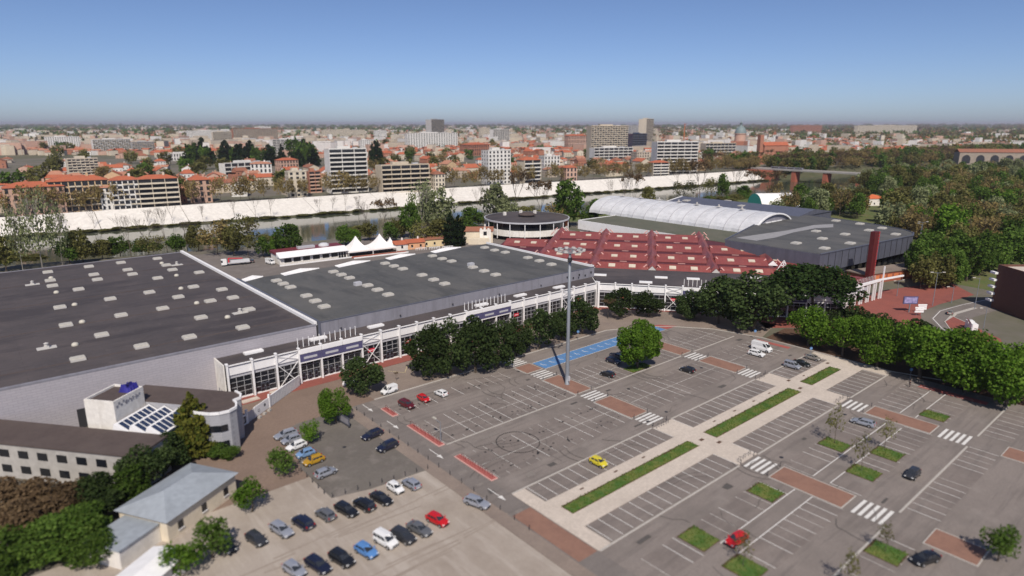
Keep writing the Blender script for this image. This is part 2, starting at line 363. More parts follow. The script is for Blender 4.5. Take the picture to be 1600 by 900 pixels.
# ================================================================== ground sheets
def sheet(name, polys, z, m, parent=None):
    q = MB()
    for p in polys: q.poly(p, z)
    o = q.build(name, M[m], parent)
    if parent is None: struct(o)
    return o
def rect(x0, y0, x1, y1): return [(x0, y0), (x1, y0), (x1, y1), (x0, y1)]
park = sheet('car_park', [[(58, -40), (185, -40), (185, 30), (176, 56), (176, 80), (176, 92), (172, 106), (164, 116), (156, 122), (146, 126.5), (58, 126.5)]], .02, 'asphalt')
road = sheet('access_road', [rect(60.4, -40, 64.5, 126.5)], .04, 'road')
sheet('gravel_yard', [rect(-60, 20, 57.6, 104)], .02, 'gravel')
sheet('forecourt', [[(20, 104), (57.6, 104), (57.6, 126.5), (66, 126.5), (66, 143.4), (20, 147)]], .025, 'brownearth')
lot = sheet('staff_parking', [[(40.4, 95.0), (47, 93.2), (58.9, 92.2), (59.3, 100), (59.8, 121), (54, 126.4), (47.5, 126.3), (45.6, 125.4), (44.8, 123), (40.4, 108)]], .045, 'lotdark')
footway = sheet('footway', [rect(57.6, 20, 60.2, 126.5)], .06, 'pavement')
sheet('brick_crossing', [rect(60.5, 56, 64.4, 71)], .055, 'brickbed')
sheet('promenade_pavement', [[(66, 126.9), (146, 126.9), (157, 122.4), (165, 116.3), (172.6, 106.3), (176.4, 92), (192, 96), (187, 114), (165.2, 142.2), (163, 143.3), (66, 143.3)]], .03, 'pavement')
sheet('entrance_paving', [rect(40.5, 143.4, 163.2, 147.6), [(163.3, 143.3), (165.3, 142.3), (188.5, 112.3), (190.3, 113.6), (166.3, 144.7), (164.2, 146.2)]], .05, 'redpave')
sheet('service_yard', [[(-40, 284), (66, 284), (66, 216.5), (170, 216.5), (178, 226), (205, 240), (270, 240), (285, 300), (236, 318), (100, 334), (-40, 352)]], .02, 'road')
sheet('park_ground', [[(292, 40), (900, 100), (900, 246), (700, 268), (560, 288), (470, 303), (300, 317), (290, 300), (420, 240), (365, 110), (300, 95)]], .015, 'grassdry')
sheet('plaza', [[(186, 96), (196, 88), (205, 79.5), (216, 70.5), (225.5, 64.5), (233, 67.8), (243, 71.2), (258, 70.4), (283, 66.5), (300, 80), (262, 92), (248, 91), (236, 98), (214, 100.5), (200, 112)]], .03, 'redpave')
sheet('verge', [[(176.2, 20), (186, 20), (196, 44), (209, 56), (216, 62), (222, 65.4), (204, 79), (190, 92), (176.4, 91)]], .025, 'soil')
BR = [(330, 44), (300, 51.5), (281, 56), (263, 60.5), (249, 62.8), (238.5, 61.5), (230, 56.5), (222, 49.5), (209, 36), (198, 18), (190, -10)]
def ribbon(pts, w0, w1):
    L, Rr = [], []
    for i, p in enumerate(pts):
        a = pts[max(0, i - 1)]; b = pts[min(len(pts) - 1, i + 1)]
        d = Vector((b[0] - a[0], b[1] - a[1])).normalized(); n = Vector((-d.y, d.x))
        L.append((p[0] + n.x * w0, p[1] + n.y * w0)); Rr.append((p[0] + n.x * w1, p[1] + n.y * w1))
    return [[L[i], L[i + 1], Rr[i + 1], Rr[i]] for i in range(len(pts) - 1)]
boul = sheet('boulevard', ribbon(BR, -5.2, 5.2), .04, 'road')
sheet('median_strip', ribbon(BR[3:7], -.9, .5), .06, 'kerb', boul)
sheet('edge_line', ribbon(BR, -4.6, -4.35), .06, 'paint', boul)
sheet('traffic_island', [[(221, 51), (229, 58.6), (236, 62.0), (244.5, 62.2), (240, 57), (234, 51), (229, 45.5), (225, 44)]], .10, 'redpave')
ks = MB()
for a, b in zip([(221, 51), (229, 58.6), (236, 62.0), (244.5, 62.2)], [(229, 58.6), (236, 62.0), (244.5, 62.2), (240, 57)]): ks.bar((*a, .08), (*b, .08), .3, .16)
struct(ks.build('island_kerb', M['kerb']))

# ---- bay strips with their painted lines
def unit_line(L, w): return MB().box(-w / 2, 0, 0, w / 2, L, .006).mesh('stall_line', M['paint'])
_lines = {}
def line(parent, x0, y0, x1, y1, w=.13, m='paint', z=.07):
    L = math.hypot(x1 - x0, y1 - y0); k = (round(L, 1), w)
    if k not in _lines: _lines[k] = unit_line(k[0], w)
    o = link('stall_line', _lines[k], parent, (x0, y0, z), math.atan2(y1 - y0, x1 - x0) - R(90))
    if m != 'paint': repaint(o, M[m])
    return o
def bays(x0, x1, y0, y1, centre=None, m='paint', skip=(), pave='stallpave', ends=0, jitter=True):
    s = sheet('parking_bays', [rect(x0, y0, x1, y1)], .045, pave)
    n = round((x1 - x0) / 2.49)
    for i in range(n + 1):
        if i in skip: continue
        x = x0 + (x1 - x0) * i / n
        mm = m if (m == 'paint' or rng.random() < .55) else 'paint'
        if not jitter or m == 'paint' or rng.random() < .8: line(s, x, y0, x, y1, .12, mm)
        elif centre:
            line(s, x, y0, x, y0 + 1.2, .12, 'oldpaint'); line(s, x, y1 - 1.0, x, y1, .12, 'oldpaint')
    if centre: line(s, x0, centre, x1, centre, .14, 'oldpaint' if m != 'paint' else 'paint', .08)
    return s
A0, A1, B0, B1, C0, C1 = 66.4, 103.3, 110.0, 144.4, 150.8, 171.5
bays(A0, A1, 115.7, 121.0, None, 'oldpaint')
bays(A0, A1, 98.3, 110.0, 104.1, 'oldpaint')
bays(B0, 124.5, 98.3, 109.6, 104.0, 'oldpaint'); bays(132.5, B1, 98.3, 109.6, None, 'oldpaint')
bays(152.0, 170.0, 98.5, 109.0, 103.8, 'oldpaint')
sk = bays(A0, A1, 81.3, 92.7, 87.1, 'oldpaint'); bays(B0, B1, 81.3, 92.7, 87.1, 'oldpaint'); bays(C0, 169.0, 81.3, 92.7, 87.1, 'oldpaint')
for x0, x1 in ((68.0, A1), (B0, B1), (C0 + 1, C1)):
    bays(x0, x1, 70.6, 75.7, None, 'paint', jitter=False); bays(x0, x1, 56.2, 61.4, None, 'paint', jitter=False)
for x0, x1 in ((68, A1), (B0, 122.4), (127.6, B1), (C0, 171)):
    bays(x0, x1, 45.1, 50.6, None, 'oldpaint')
for x0, x1 in ((81, A1), (B0, B1), (C0, 171)):
    bays(x0, x1, 36.7, 42.0, None, 'oldpaint'); bays(x0 + 2, x1, 25.3, 30.2, None, 'oldpaint')
for y in (45.1, 42.0):
    for x0, x1 in ((80, A1), (B0, 143), (C0, 170)): line(park, x0, y, x1, y, .16, 'paint', .075)
# skid ring left by a turning car
sr = MB()
for i in range(48):
    a, b = 2 * math.pi * i / 48, 2 * math.pi * (i + 1) / 48
    for f in (4.05,): sr.face([(77.8 + r * math.cos(t) * 1.02, 89.6 + r * math.sin(t) * 1.1, .085) for r, t in ((f, a), (f + .16, a), (f + .16, b), (f, b))])
sr.build('skid_mark', M['blacktrim'], sk)
st = MB()
for i in range(160):           # oil drips on the bays
    x = rng.uniform(67, 103); y = rng.choice((100.5, 107.5, 84, 90.4, 118)) + rng.gauss(0, .5); r = rng.uniform(.08, .32)
    st.face([(x + r * math.cos(t) * rng.uniform(.6, 1.2), y + r * math.sin(t) * rng.uniform(.6, 1.2), .082) for t in [k * math.pi / 3.5 for k in range(7)]])
tag(st.build('oil_stain', M['blacktrim'], park), kind='stuff')
# ---- blue disabled bays and red hatched corner
dis = sheet('disabled_bays', [rect(109.4, 115.2, 161.0, 120.5)], .045, 'stallpave')
bm = MB().box(0, 0, 0, 3.05, 4.9, .006).mesh('blue_bay', M['bluepaint'])
sym = MB()
sym.box(1.25, 2.0, .008, 1.45, 3.0, .012); sym.box(1.25, 2.0, .008, 1.85, 2.2, .012); sym.box(1.75, 1.5, .008, 1.9, 2.2, .012); sym.box(1.22, 3.05, .008, 1.5, 3.35, .012)
symm = sym.mesh('wheelchair_symbol', M['paint'])
for i in range(16):
    b = link('blue_bay', bm, dis, (109.6 + i * 3.2, 115.4, .06)); link('wheelchair_symbol', symm, b)
for y in (115.25, 120.4): line(dis, 109.4, y, 161, y, .14, 'paint', .075)
sheet('red_corner', [[(161.3, 115.3), (166.5, 115.3), (163.4, 119.6), (161.3, 120.6)]], .05, 'redpaint')
sheet('red_strip', [rect(170.2, 34, 172.4, 48), [(172.6, 82), (174.4, 82), (174.0, 92), (172.2, 92)]], .05, 'redpaint')
# ---- zebra crossings
zb = MB().box(0, 0, 0, 5.4, .55, .006).mesh('zebra_stripe', M['paint'])
for x, ys in ((103.7, ((121.6, 126.2), (110.6, 115.2), (93.2, 97.6), (77.2, 81.3), (51.1, 55.6), (30.9, 36.2))), (144.5, ((93.2, 97.6), (77.2, 81.3), (51.0, 55.6), (30.9, 36.2)))):
    for y0, y1 in ys:
        zc = sheet('zebra_crossing', [rect(x, y0, x + 5.4, y1)], .045, 'road')
        n = int((y1 - y0) / 1.08 + .5)
        for i in range(n): link('zebra_stripe', zb, zc, (x, y0 + .2 + i * (y1 - y0) / n, .06))
# ---- brick islands with stone kerbs
def island(x0, y0, x1, y1, m='brickbed', h=.14):
    o = MB().box(x0 + .18, y0 + .18, 0, x1 - .18, y1 - .18, h - .02).build('kerbed_island', M[m]); struct(o)
    for a in ((x0, y0, x1, y0 + .18), (x0, y1 - .18, x1, y1), (x0, y0 + .18, x0 + .18, y1 - .18), (x1 - .18, y0 + .18, x1, y1 - .18)):
        MB().box(a[0], a[1], 0, a[2], a[3], h).build('kerb', M['kerb'], o)
    return o
for x0, x1 in ((103.5, 109.2), (144.7, 150.3)):
    for y0, y1 in ((98.4, 110.0), (81.6, 92.8), (37.2, 50.2), (18.0, 25.2)): island(x0, y0, x1, y1)
island(103.5, 115.6, 109.0, 121.0)
for y, xs in ((98.0, ((66.3, 103.2), (109.2, 144.3), (150.3, 171))), (76.05, ((64.7, 103.2), (109.9, 144.3), (151, 172))), (55.75, ((64.7, 103.2), (109.9, 144.2), (151, 173))), (30.55, ((66, 103.3), (109.6, 144.3), (151, 174)))):
    for x0, x1 in xs: struct(MB().box(x0, y - .17, 0, x1, y + .17, .09).build('kerb_line', M['kerb']))
struct(MB().box(66.0, 126.5, 0, 146, 126.9, .14).build('kerb_line', M['kerb']))
ke = MB()
for a, b in zip([(146, 126.7), (156.4, 122.3), (164.5, 116.2), (172.3, 106.2), (176.2, 92), (176.2, 56)], [(156.4, 122.3), (164.5, 116.2), (172.3, 106.2), (176.2, 92), (176.2, 56), (184, 30)]): ke.bar((*a, .07), (*b, .07), .3, .14)
struct(ke.build('kerb_line', M['kerb']))
# ---- raised promenade with lawn strips
pr = MB()
for r in ((64.6, 61.5, 171.99, 70.5), (103.4, 55.95, 109.9, 61.5), (103.4, 70.5, 109.9, 75.85), (144.5, 55.95, 151, 61.5), (144.5, 70.5, 151, 75.85), (64.6, 55.95, 67.4, 61.5), (64.6, 70.5, 67.4, 75.85), (172.0, 55.95, 175.6, 75.85)):
    pr.box(r[0], r[1], 0, r[2], r[3], .10)
struct(pr.build('promenade', M['promenade']))
man = MB().box(-.6, -.35, 0, .6, .35, .012).mesh('manhole_cover', M['soil'])
covers = [(108.4, 63.3), (106.6, 66.2), (147.5, 66.0), (150.0, 70.2), (169.5, 69.4)] + [(x, 69.3) for x in (75, 84, 92, 116, 124, 132, 139, 156)]
for i, (x, y) in enumerate(covers):
    o = link('manhole_cover', man, None, (x, y, .102)); o.scale = (1, 1, 1) if i < 5 else (.8, .5, 1)
    tag(o, 'flat rectangular cover set into the pale promenade', 'manhole cover', 'covers in the promenade')
man2 = MB().lathe([(.001, .012), (.4, .012), (.4, 0)], 12).mesh('manhole_cover', M['darkmetal'])
for i, p in enumerate([spot(1096 / 1, 575.0), spot(1012, 669 - 10), spot(866, 586), spot(1320, 648), spot(1221, 715), spot(538, 699), spot(1041, 644), spot(1238, 628), spot(982, 608)]):
    tag(link('manhole_cover', man2, None, (p[0], p[1], .07)), 'small round dark manhole cover in the car park asphalt', 'manhole cover', 'round covers in the asphalt')
def lawn(x0, x1, y0, y1, zb=.1, edge=True):
    s = struct(MB().box(x0, y0, zb - .05, x1, y1, zb + .05).build('lawn_strip', M['soil']))
    lr = random.Random(int(x0 * 13 + y0)); nx_ = max(3, int((x1 - x0) / .7)); lo_ = [(x0 + .12 + (x1 - x0 - .24) * i / nx_, y0 + .04 + abs(lr.gauss(0, .11))) for i in range(nx_ + 1)]; hi_ = [(x0 + .12 + (x1 - x0 - .24) * i / nx_, y1 - .22 - abs(lr.gauss(0, .14))) for i in range(nx_ + 1)]
    q = MB().prism(lo_ + hi_[::-1], zb, zb + .12).build('turf', M['grass'], s)
    n = int((x1 - x0) * (y1 - y0) * 20); r2 = np.random.default_rng(int(x0 * 7 + y0))
    c = np.stack([r2.uniform(x0 - .05, x1 + .05, n), r2.uniform(y0 - .06, y1 + .0, n), np.full(n, zb + .1)], 1)
    a = r2.uniform(0, 6.28, n); w = r2.uniform(.05, .14, n); h = r2.uniform(.08, .26, n)
    dx = np.stack([np.cos(a) * w, np.sin(a) * w, np.zeros(n)], 1); up = np.stack([r2.normal(0, .05, n), r2.normal(0, .05, n), h], 1)
    v = np.concatenate([c - dx, c + dx, c + up], 1).reshape(-1, 3)
    me = bpy.data.meshes.new('grass_blades'); me.from_pydata(v.tolist(), [], np.arange(3 * n).reshape(-1, 3).tolist()); me.materials.append(M['grassleaf'])
    tag(link('grass_blades', me, s), kind='stuff')
    return s
M['grassleaf'] = leaf_mat('grass_blades', (.05, .13, .016), (.15, .19, .035), .3, .05)
lawn(68.4, 104.0, 65.0, 67.75); lawn(109.7, 145.3, 64.7, 67.85); lawn(151.4, 167.3, 65.0, 68.0)
for x in (125.0, 76.5 + 2, 98.5):
    lawn(x - 2.2, x + 2.2, 45.5, 50.4, .04)
for x in (118.3, 129.0, 77.7, 155): lawn(x - 2.2, x + 2.2, 37.2, 42.1, .04)
for x in (96.8, 84): lawn(x - 2.2, x + 2.2, 25.5, 30.3, .04)
lawn(124.6, 132.2, 98.5, 102.0, .04)
# ---- painted direction arrows on the access road
ar = MB(); ar.box(-.08, -.2, 0, .08, 3.0, .006); ar.face([(-.45, -.2, .006), (0, -1.9, .006), (.45, -.2, .006)])
arm = ar.mesh('direction_arrow', M['paint'])
for y in (123.0, 112.0, 95.6, 77.0): link('direction_arrow', arm, road, (62.6, y, .06))
# parked-lot markings by the arcade
for a, b in (((92, 127.4), (92, 130)), ((78.0, 127.4), (78.0, 129.0)),): pass
zz = sheet('zigzag_marking', [], .06, 'paint') if False else None
zs = MB()
for a, b in zip([(77.4, 140.6), (80.2, 136.6), (83.2, 140.4), (86.0, 140.6)], [(80.2, 136.6), (83.2, 140.4), (86.0, 140.6), (89, 140.8)]): zs.bar((*a, .06), (*b, .06), .16, .01)
struct(zs.build('yellow_marking', mat('faded_yellow_paint', (.5, .42, .24), .8, .3, 1)))

# ---- wear on the asphalt: repair patches, tar-sealed cracks, tyre arcs
pt_ = random.Random(41)
M['patch'] = two_scale('repair_patch', (.095, .086, .08), (.07, .064, .06), 3, .4, .95, .5); M['palepatch'] = two_scale('old_patch', (.21, .185, .165), (.17, .15, .135), 3, .4, .95, .5)
for i in range(26):
    x, y = pt_.choice(((pt_.uniform(66, 103), pt_.choice((112.6, 95.4, 78.8, 53.2, 124))), (pt_.uniform(110, 170), pt_.choice((112.4, 95.2, 78.9, 53.0, 33.5))), (62.4, pt_.uniform(30, 120)))); w, d = pt_.uniform(.6, 3.2), pt_.uniform(.5, 1.5)
    q = MB(); q.face([(x + sx * w * pt_.uniform(.8, 1.1), y + sy * d * pt_.uniform(.8, 1.1), .052 + i * .0006) for sx, sy in ((-.5, -.5), (.5, -.5), (.5, .5), (-.5, .5))]); q.build('asphalt_patch', M['patch' if i % 3 else 'palepatch'], park)
ck = MB()
for i in range(70):
    x, y = pt_.uniform(66, 172), pt_.uniform(28, 124); a = pt_.choice((0, 1.57)) + pt_.gauss(0, .25); w = pt_.uniform(.03, .06)
    for k in range(pt_.randint(4, 12)):
        L = pt_.uniform(.5, 1.3); x2, y2 = x + L * math.cos(a), y + L * math.sin(a); nx_, ny_ = -math.sin(a) * w, math.cos(a) * w
        ck.face([(x - nx_, y - ny_, .086), (x2 - nx_, y2 - ny_, .086), (x2 + nx_, y2 + ny_, .086), (x + nx_, y + ny_, .086)]); x, y = x2, y2; a += pt_.gauss(0, .3)
tag(ck.build('sealed_crack', M['patch'], park), kind='stuff')
tk = MB()
for i in range(16):
    x, y = pt_.uniform(68, 165), pt_.choice((112.6, 95.4, 78.8, 53.2)); r = pt_.uniform(4, 9); a0 = pt_.uniform(0, 6.28); sp_ = pt_.uniform(.5, 1.3)
    for rr in (r, r + 1.5):
        n = 10
        for k in range(n):
            a, b = a0 + sp_ * k / n, a0 + sp_ * (k + 1) / n
            tk.face([(x + q_ * math.cos(t), y + q_ * .8 * math.sin(t), .088) for q_, t in ((rr, a), (rr + .14, a), (rr + .14, b), (rr, b))])
tag(tk.build('tyre_mark', M['patch'], park), kind='stuff')
gm = MB()
for i in range(22):      # wheel ruts and weeds in the gravel yard
    x, y = pt_.uniform(16, 56), pt_.choice((84.2, 84.8, 72.5, 70.8)) + pt_.gauss(0, .6); L = pt_.uniform(5, 18)
    z_ = .024 + i * .0007; e_ = pt_.gauss(0, .5); gm.face([(x, y, z_), (x + L, y + e_, z_), (x + L, y + e_ + .28, z_), (x, y + .26, z_)])
tag(gm.build('wheel_rut', two_scale('rut_gravel', (.27, .225, .185), (.33, .28, .235), 4, .3, .95, .6)), 'pale wheel ruts worn across the gravel yard', 'ruts', kind='stuff')
# ================================================================== exhibition halls
def crop(x0, y0, s, pts): return [(x0 + a / s, y0 + b / s) for a, b in pts]
skyl = MB(); skyl.box(-1.45, -1.15, 0, 1.45, 1.15, .5, 1); skyl.prism(rect(-1.3, -1.0, 1.3, 1.0), .5, .68, 0); skyl.box(-.05, -1.02, .681, .05, 1.02, .71, 1)
skyl_m = skyl.mesh('skylight', [M['skylight'], M['skyframe']])
dome_m = MB().lathe([(.75, 0), (.75, .3), (.6, .55), (.3, .7), (.001, .75)], 12).mesh('roof_dome', M['skylight'], True)
ac = MB().box(-1.9, -1.1, 0, 1.9, 1.1, .12).box(-.5, -.5, .12, .5, .5, .5).lathe([(.4, .5), (.4, 1.1), (.55, 1.15), (.001, 1.4)], 10)
ac_m = ac.mesh('roof_vent', M['skyframe'])
seam_m = MB().box(0, 0, 0, 1, .12, .03).mesh('roof_seam', M['rooffelt'])

# ---- west hall
h1 = thing('exhibition_hall', 'huge flat dark-roofed hall with scattered skylights and pale grey panelled wall at left', 'hall', (65, 154, 0))
q = MB().box(-125, .15, 0, 0, 128, 11.55).build('hall_body', M['bandgrey'], h1)
MB().box(-125, -.05, 0, -.1, .14, 11.6).build('front_cladding', M['cladding'], h1)
MB().box(-124.6, .5, 11.56, -.4, 127.6, 11.75).build('roof', M['roofdark'], h1)
MB().box(-125, -.12, 11.6, 0, .45, 12.0).build('parapet', M['bandgrey'], h1)
MB().box(-125, 127.6, 11.56, 0, 128, 11.95).build('parapet', M['bandgrey'], h1)
MB().box(-.42, .45, 11.56, .5, 127.6, 12.55).build('parapet', M['white'], h1)
rects = [(269, 163), (500, 132), (680, 110), (885, 87), (528, 177), (283, 210), (718, 150), (745, 175), (295, 240), (548, 205), (442, 260), (887, 197), (970, 150), (935, 124), (840, 277), (620, 314), (1088, 246), (1003, 303), (1248, 261), (1310, 307), (1183, 326), (337, 361), (915, 368), (681, 406), (1130, 419), (1400, 374), (371, 461), (572, 517), (1065, 529), (1365, 475), (796, 580), (438, 652), (1120, 165)]
def on_roof(me, name, par, px, z, rz=0.0):
    out = []
    for u, v in px:
        x, y = spot(u, v, z + .2); l = par.location
        out.append(link(name, me, par, (x - l.x, y - l.y, z), rz))
    return out
on_roof(skyl_m, 'skylight', h1, crop(0, 380, 3.6, rects), 11.75)
on_roof(dome_m, 'roof_dome', h1, crop(0, 380, 3.6, [(287, 195), (317, 276), (420, 345), (462, 442), (422, 570), (910, 112), (993, 181), (1018, 254), (1107, 336), (1280, 415)]), 11.75)
on_roof(ac_m, 'roof_vent', h1, crop(0, 380, 3.6, [(182, 230), (995, 120), (262, 585), (1350, 388)]), 11.75)
for y in (9, 40, 70, 100): MB().box(-124, y, 11.751, -.6, y + .5, 11.79).build('roof_seam', M['rooffelt'], h1)
MB().box(-53.2, -.35, 0, -42, -.06, 4.2).build('loading_door', M['darkmetal'], h1)
# ---- central hall
h2 = thing('exhibition_hall', 'flat grey-roofed central hall with rows of triple skylights behind the white arcade', 'hall', (65.6, 154, 0))
LX, LY = 104.2, 62.3
MB().box(0, .15, 0, LX, LY, 11.8).build('hall_body', M['bandgrey'], h2)
for i in range(19):
    a, b = i * LX / 19, (i + 1) * LX / 19
    MB().box(a + .02, -.02, 8.4, b - .02, .14, 12.1).build('wall_panel', M['bandgrey'], h2)
MB().box(.3, .3, 11.81, LX - .3, LY - .3, 12.0).build('roof', M['roofgrey'], h2)
MB().box(-.2, -.08, 12.1, LX, .3, 12.3).build('parapet', M['slate'], h2)
MB().box(LX - .3, .3, 11.81, LX + .15, LY, 12.75).build('parapet', M['white'], h2)
MB().box(-.25, .3, 11.81, .3, LY, 12.75).build('parapet', M['slate'], h2)
MB().box(-.2, -.2, 8.6, .5, .0, 12.6).build('corner_panel', M['slate'], h2)
trip = crop(380, 340, 3.6, [(187, 355), (225, 373), (266, 392), (355, 440), (405, 470), (455, 501), (507, 305), (552, 322), (598, 340), (700, 382), (755, 407), (815, 434), (798, 258), (848, 273), (898, 289), (1006, 324), (1071, 350), (1133, 373), (1064, 216), (1119, 232), (1172, 246), (1292, 280), (1355, 301), (1420, 322)]) + crop(740, 300, 3.6, [(62, 313), (118, 328), (178, 340), (305, 370), (370, 388), (438, 408)])
on_roof(skyl_m, 'skylight', h2, trip, 12.0)
for a, b in (((0, 350), (115, 330)), ((215, 315), (430, 283)), ((515, 268), (715, 240)), ((795, 225), (970, 203)), ((1050, 188), (1215, 162))):
    (xa, ya), (xb, yb) = [spot(*p, 12.3) for p in crop(380, 340, 3.6, [a, b])]
    x0, x1 = xa - 65.6, xb - 65.6
    q = MB(); q.face([(x0, LY - .25, 12.0), (x1, LY - .25, 12.0), (x1, LY - .25, 12.3), ((x0 + x1) / 2, LY - .25, 13.1), (x0, LY - .25, 12.3)]); q.box(x0, LY - .24, 12.0, x1, LY + .1, 12.32)
    q.face([(x0, LY - 3.4, 12.02), (x1, LY - .3, 12.03), (x0, LY - .3, 12.03)]); q.build('gutter_upstand', M['white'], h2)
for x in (26, 71): MB().box(x, 30, 12.0, x + 2.2, 31.6, 13.1).build('roof_plant', M['greypanel'], h2)
for i in range(6): MB().lathe([(.22, 9.6), (.22, 9.85), (.001, 9.9)], 8, 0, 6 + i * 18, -.3).build('wall_lamp', M['darkmetal'], h2)
for i in range(5): MB().box(LX - 2 - i * 3, -.25, 10.2 - (i % 2) * .7, LX - 1.5 - i * 3, -.03, 10.8 - (i % 2) * .7).build('wall_lamp', M['darkmetal'], h2)

# ---- white steel arcade: common bay parts (local frame: x along the front, y into the building)
BAY = 5.61
col_m = MB().box(-.2, -.75, 0, .2, -.25, 9.05).box(-.28, -.85, 8.9, .28, .1, 9.15).mesh('column', M['white'])
beam_m = MB().box(.28, -.66, 8.5, BAY - .28, -.4, 8.74).mesh('top_beam', M['white'])
span_m = MB().box(.05, -.3, 6.2, BAY - .05, -.12, 8.2).mesh('white_panel', M['white'])
clere_m = MB().box(.05, .0, 5.35, BAY - .05, .12, 6.28).mesh('grey_panel', M['greypanel'])
PW = (BAY - .5) / 3
pane_m = MB().box(.04, .2, .04, PW - .04, .24, 1.2).mesh('window_pane', M['glass'])
fr = MB()
for i in range(4): fr.box(.25 + i * PW - .045, .1, .35, .25 + i * PW + .045, .24, 5.34)
for k in range(5): fr.box(.25, .12, .35 + k * 1.24, BAY - .25, .22, .43 + k * 1.24)
fr_m = fr.mesh('window_frame', M['frame'])
plinth_m = MB().box(.2, -.02, 0, BAY - .2, .24, .35).mesh('plinth', M['white'])
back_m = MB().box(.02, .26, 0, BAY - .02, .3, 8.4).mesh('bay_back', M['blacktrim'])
def brace_mesh():
    q = MB(); q.bar((.3, -.5, .3), (BAY - .3, -.5, 6.0), .14); q.bar((BAY - .3, -.55, .3), (.3, -.55, 6.0), .14)
    q.bar((.3, -.5, 6.6), (BAY - .3, -.5, 8.2), .1); q.bar((BAY - .3, -.55, 6.6), (.3, -.55, 8.2), .1); return q.mesh('cross_brace', M['white'])
brace_m = brace_mesh()
fasc_m = MB().box(.1, -.9, 5.6, BAY + .0, -.55, 7.6).mesh('violet_fascia', M['purple'])
fband_m = MB().box(.1, -1.0, 7.6, BAY, -.5, 8.7).mesh('white_fascia', M['white'])
fstr_m = MB().box(1.0, -.96, 6.2, BAY - 1.2, -.905, 6.75).mesh('sign_strip', M['greypanel'])
rail_m = MB().box(.2, -.8, 5.15, BAY - .2, -.5, 5.45).mesh('canopy_rail', M['white'])
sign_m = MB().box(.2, -.3, 3.6, 2.1, -.15, 4.5).box(.45, -.32, 3.98, 1.85, -.3, 4.12, 1).mesh('red_sign', [M['redsign'], M['white']])
door_m = MB().box(.3, .02, .1, 1.2, .1, 2.5, 0).box(.4, .0, 1.2, 1.1, .02, 2.3, 1).box(.4, .0, .3, 1.1, .02, 1.05, 1).mesh('door', [M['slate'], M['glass']])
pole_m = MB().box(-.07, -.07, 8.7, .07, .07, 11.2).mesh('flag_rod', M['white'])
def arcade(root, nb, kinds, panes=True):
    for i in range(nb + 1): link('column', col_m, root, (i * BAY, 0, 0))
    for i in range(nb):
        k = kinds.get(i, ''); L = (i * BAY, 0, 0)
        link('bay_back', back_m, root, L); link('clerestory_panel', clere_m, root, L)
        if 'p' in k:
            link('violet_fascia', fasc_m, root, L); link('white_fascia', fband_m, root, L); link('sign_strip', fstr_m, root, L); link('canopy_rail', rail_m, root, L)
            for j in range(4): link('flag_rod', pole_m, root, (i * BAY + .4 + j * BAY / 4, .8, 0))
            for j in range(3): link('door', door_m, root, (i * BAY + .3 + j * 1.6, 0, 0))
        else:
            link('top_beam', beam_m, root, L); link('white_panel', span_m, root, L)
        link('window_frame', fr_m, root, L); link('plinth', plinth_m, root, L)
        for a in range(3):
            for b in range(4):
                if panes: link('window_pane', pane_m, root, (i * BAY + .25 + a * PW, 0, .39 + b * 1.24))
        if 'x' in k: link('cross_brace', brace_m, root, L)
        if 's' in k: link('red_sign', sign_m, root, (i * BAY + 1.6, 0, 0))
        if 'd' in k:
            for j in range(2): link('door', door_m, root, (i * BAY + 1.4 + j * 1.1, 0, 0))
a1 = thing('glazed_arcade', 'long low white steel arcade with glazed bays and violet entrance fascias facing the car park', 'arcade', (40.3, 147.6, 0))
arcade(a1, 22, {1: 'd', 2: 'x', 3: 'p', 4: 'p', 5: 'p', 6: 'xs', 7: 'd', 8: 's', 9: '', 11: 'd', 12: 'p', 13: 'p', 14: 'p', 15: 's', 16: '', 17: 'd', 18: '', 19: 'x', 20: 's'})
EX = 22 * BAY
MB().face([(0, -.3, 8.45), (EX, -.3, 8.45), (EX + 5.4, 6.35, 8.45), (-.9, 11, 8.45) if False else (-.6, 6.35, 8.45)]).build('soffit', M['white'], a1)
MB().prism([(-.3, .32), (EX, .32), (EX + 4.9, 6.3), (-.6, 6.3)], 8.46, 8.7, 0).build('roof', M['roofdark'], a1)
MB().box(-.75, -.2, 0, -.45, 10.5, 8.9).build('end_wall', M['whitewall'], a1)
for y in (2.2, 4.0): MB().box(-.78, y, 0, -.75, y + .9, 2.1).build('side_door', M['bandgrey'], a1)
rb = MB().box(-2.2, -.8, 0, 2.2, .8, .45).mesh('roof_light', M['white'])
for u, v in crop(380, 340, 3.6, [(745, 608), (57, 753), (420, 677), (1340, 488)]) + crop(740, 300, 3.6, [(480, 533), (262, 579)]):
    x, y = spot(u, v, 9.0); link('roof_light', rb, a1, (x - 40.3, max(1.4, min(5.2, y - 147.6)), 8.7))
# ---- the wing turning away to the right, same arcade in its own frame
WA = math.atan2(-.78825562, .61534793); WC = (164.0, 146.3)
a2 = thing('glazed_arcade', 'shorter white steel arcade wing meeting the long one at a corner behind dark trees', 'arcade', (*WC, 0), WA)
arcade(a2, 14, {1: 's', 3: '', 4: 'xs', 5: 'p', 6: 'p', 8: 'd', 10: 'p', 11: 'p', 12: 'x'}, True)
MB().box(-.3, -.9, 0, .35, -.2, 9.2).build('corner_post', M['white'], a2)
MB().prism([(-.2, .32), (14 * BAY, .32), (14 * BAY, 24.0), (-9.5, 24.0), (-3.5, 10.6)], 8.46, 8.72).build('roof', M['roofdark'], a2)
MB().box(14 * BAY - .3, .32, 0, 14 * BAY, 24, 8.4).build('end_wall', M['whitewall'], a2)
def wl(p): # world -> wing frame
    dx, dy = p[0] - WC[0], p[1] - WC[1]
    return (dx * math.cos(WA) + dy * math.sin(WA), -dx * math.sin(WA) + dy * math.cos(WA))
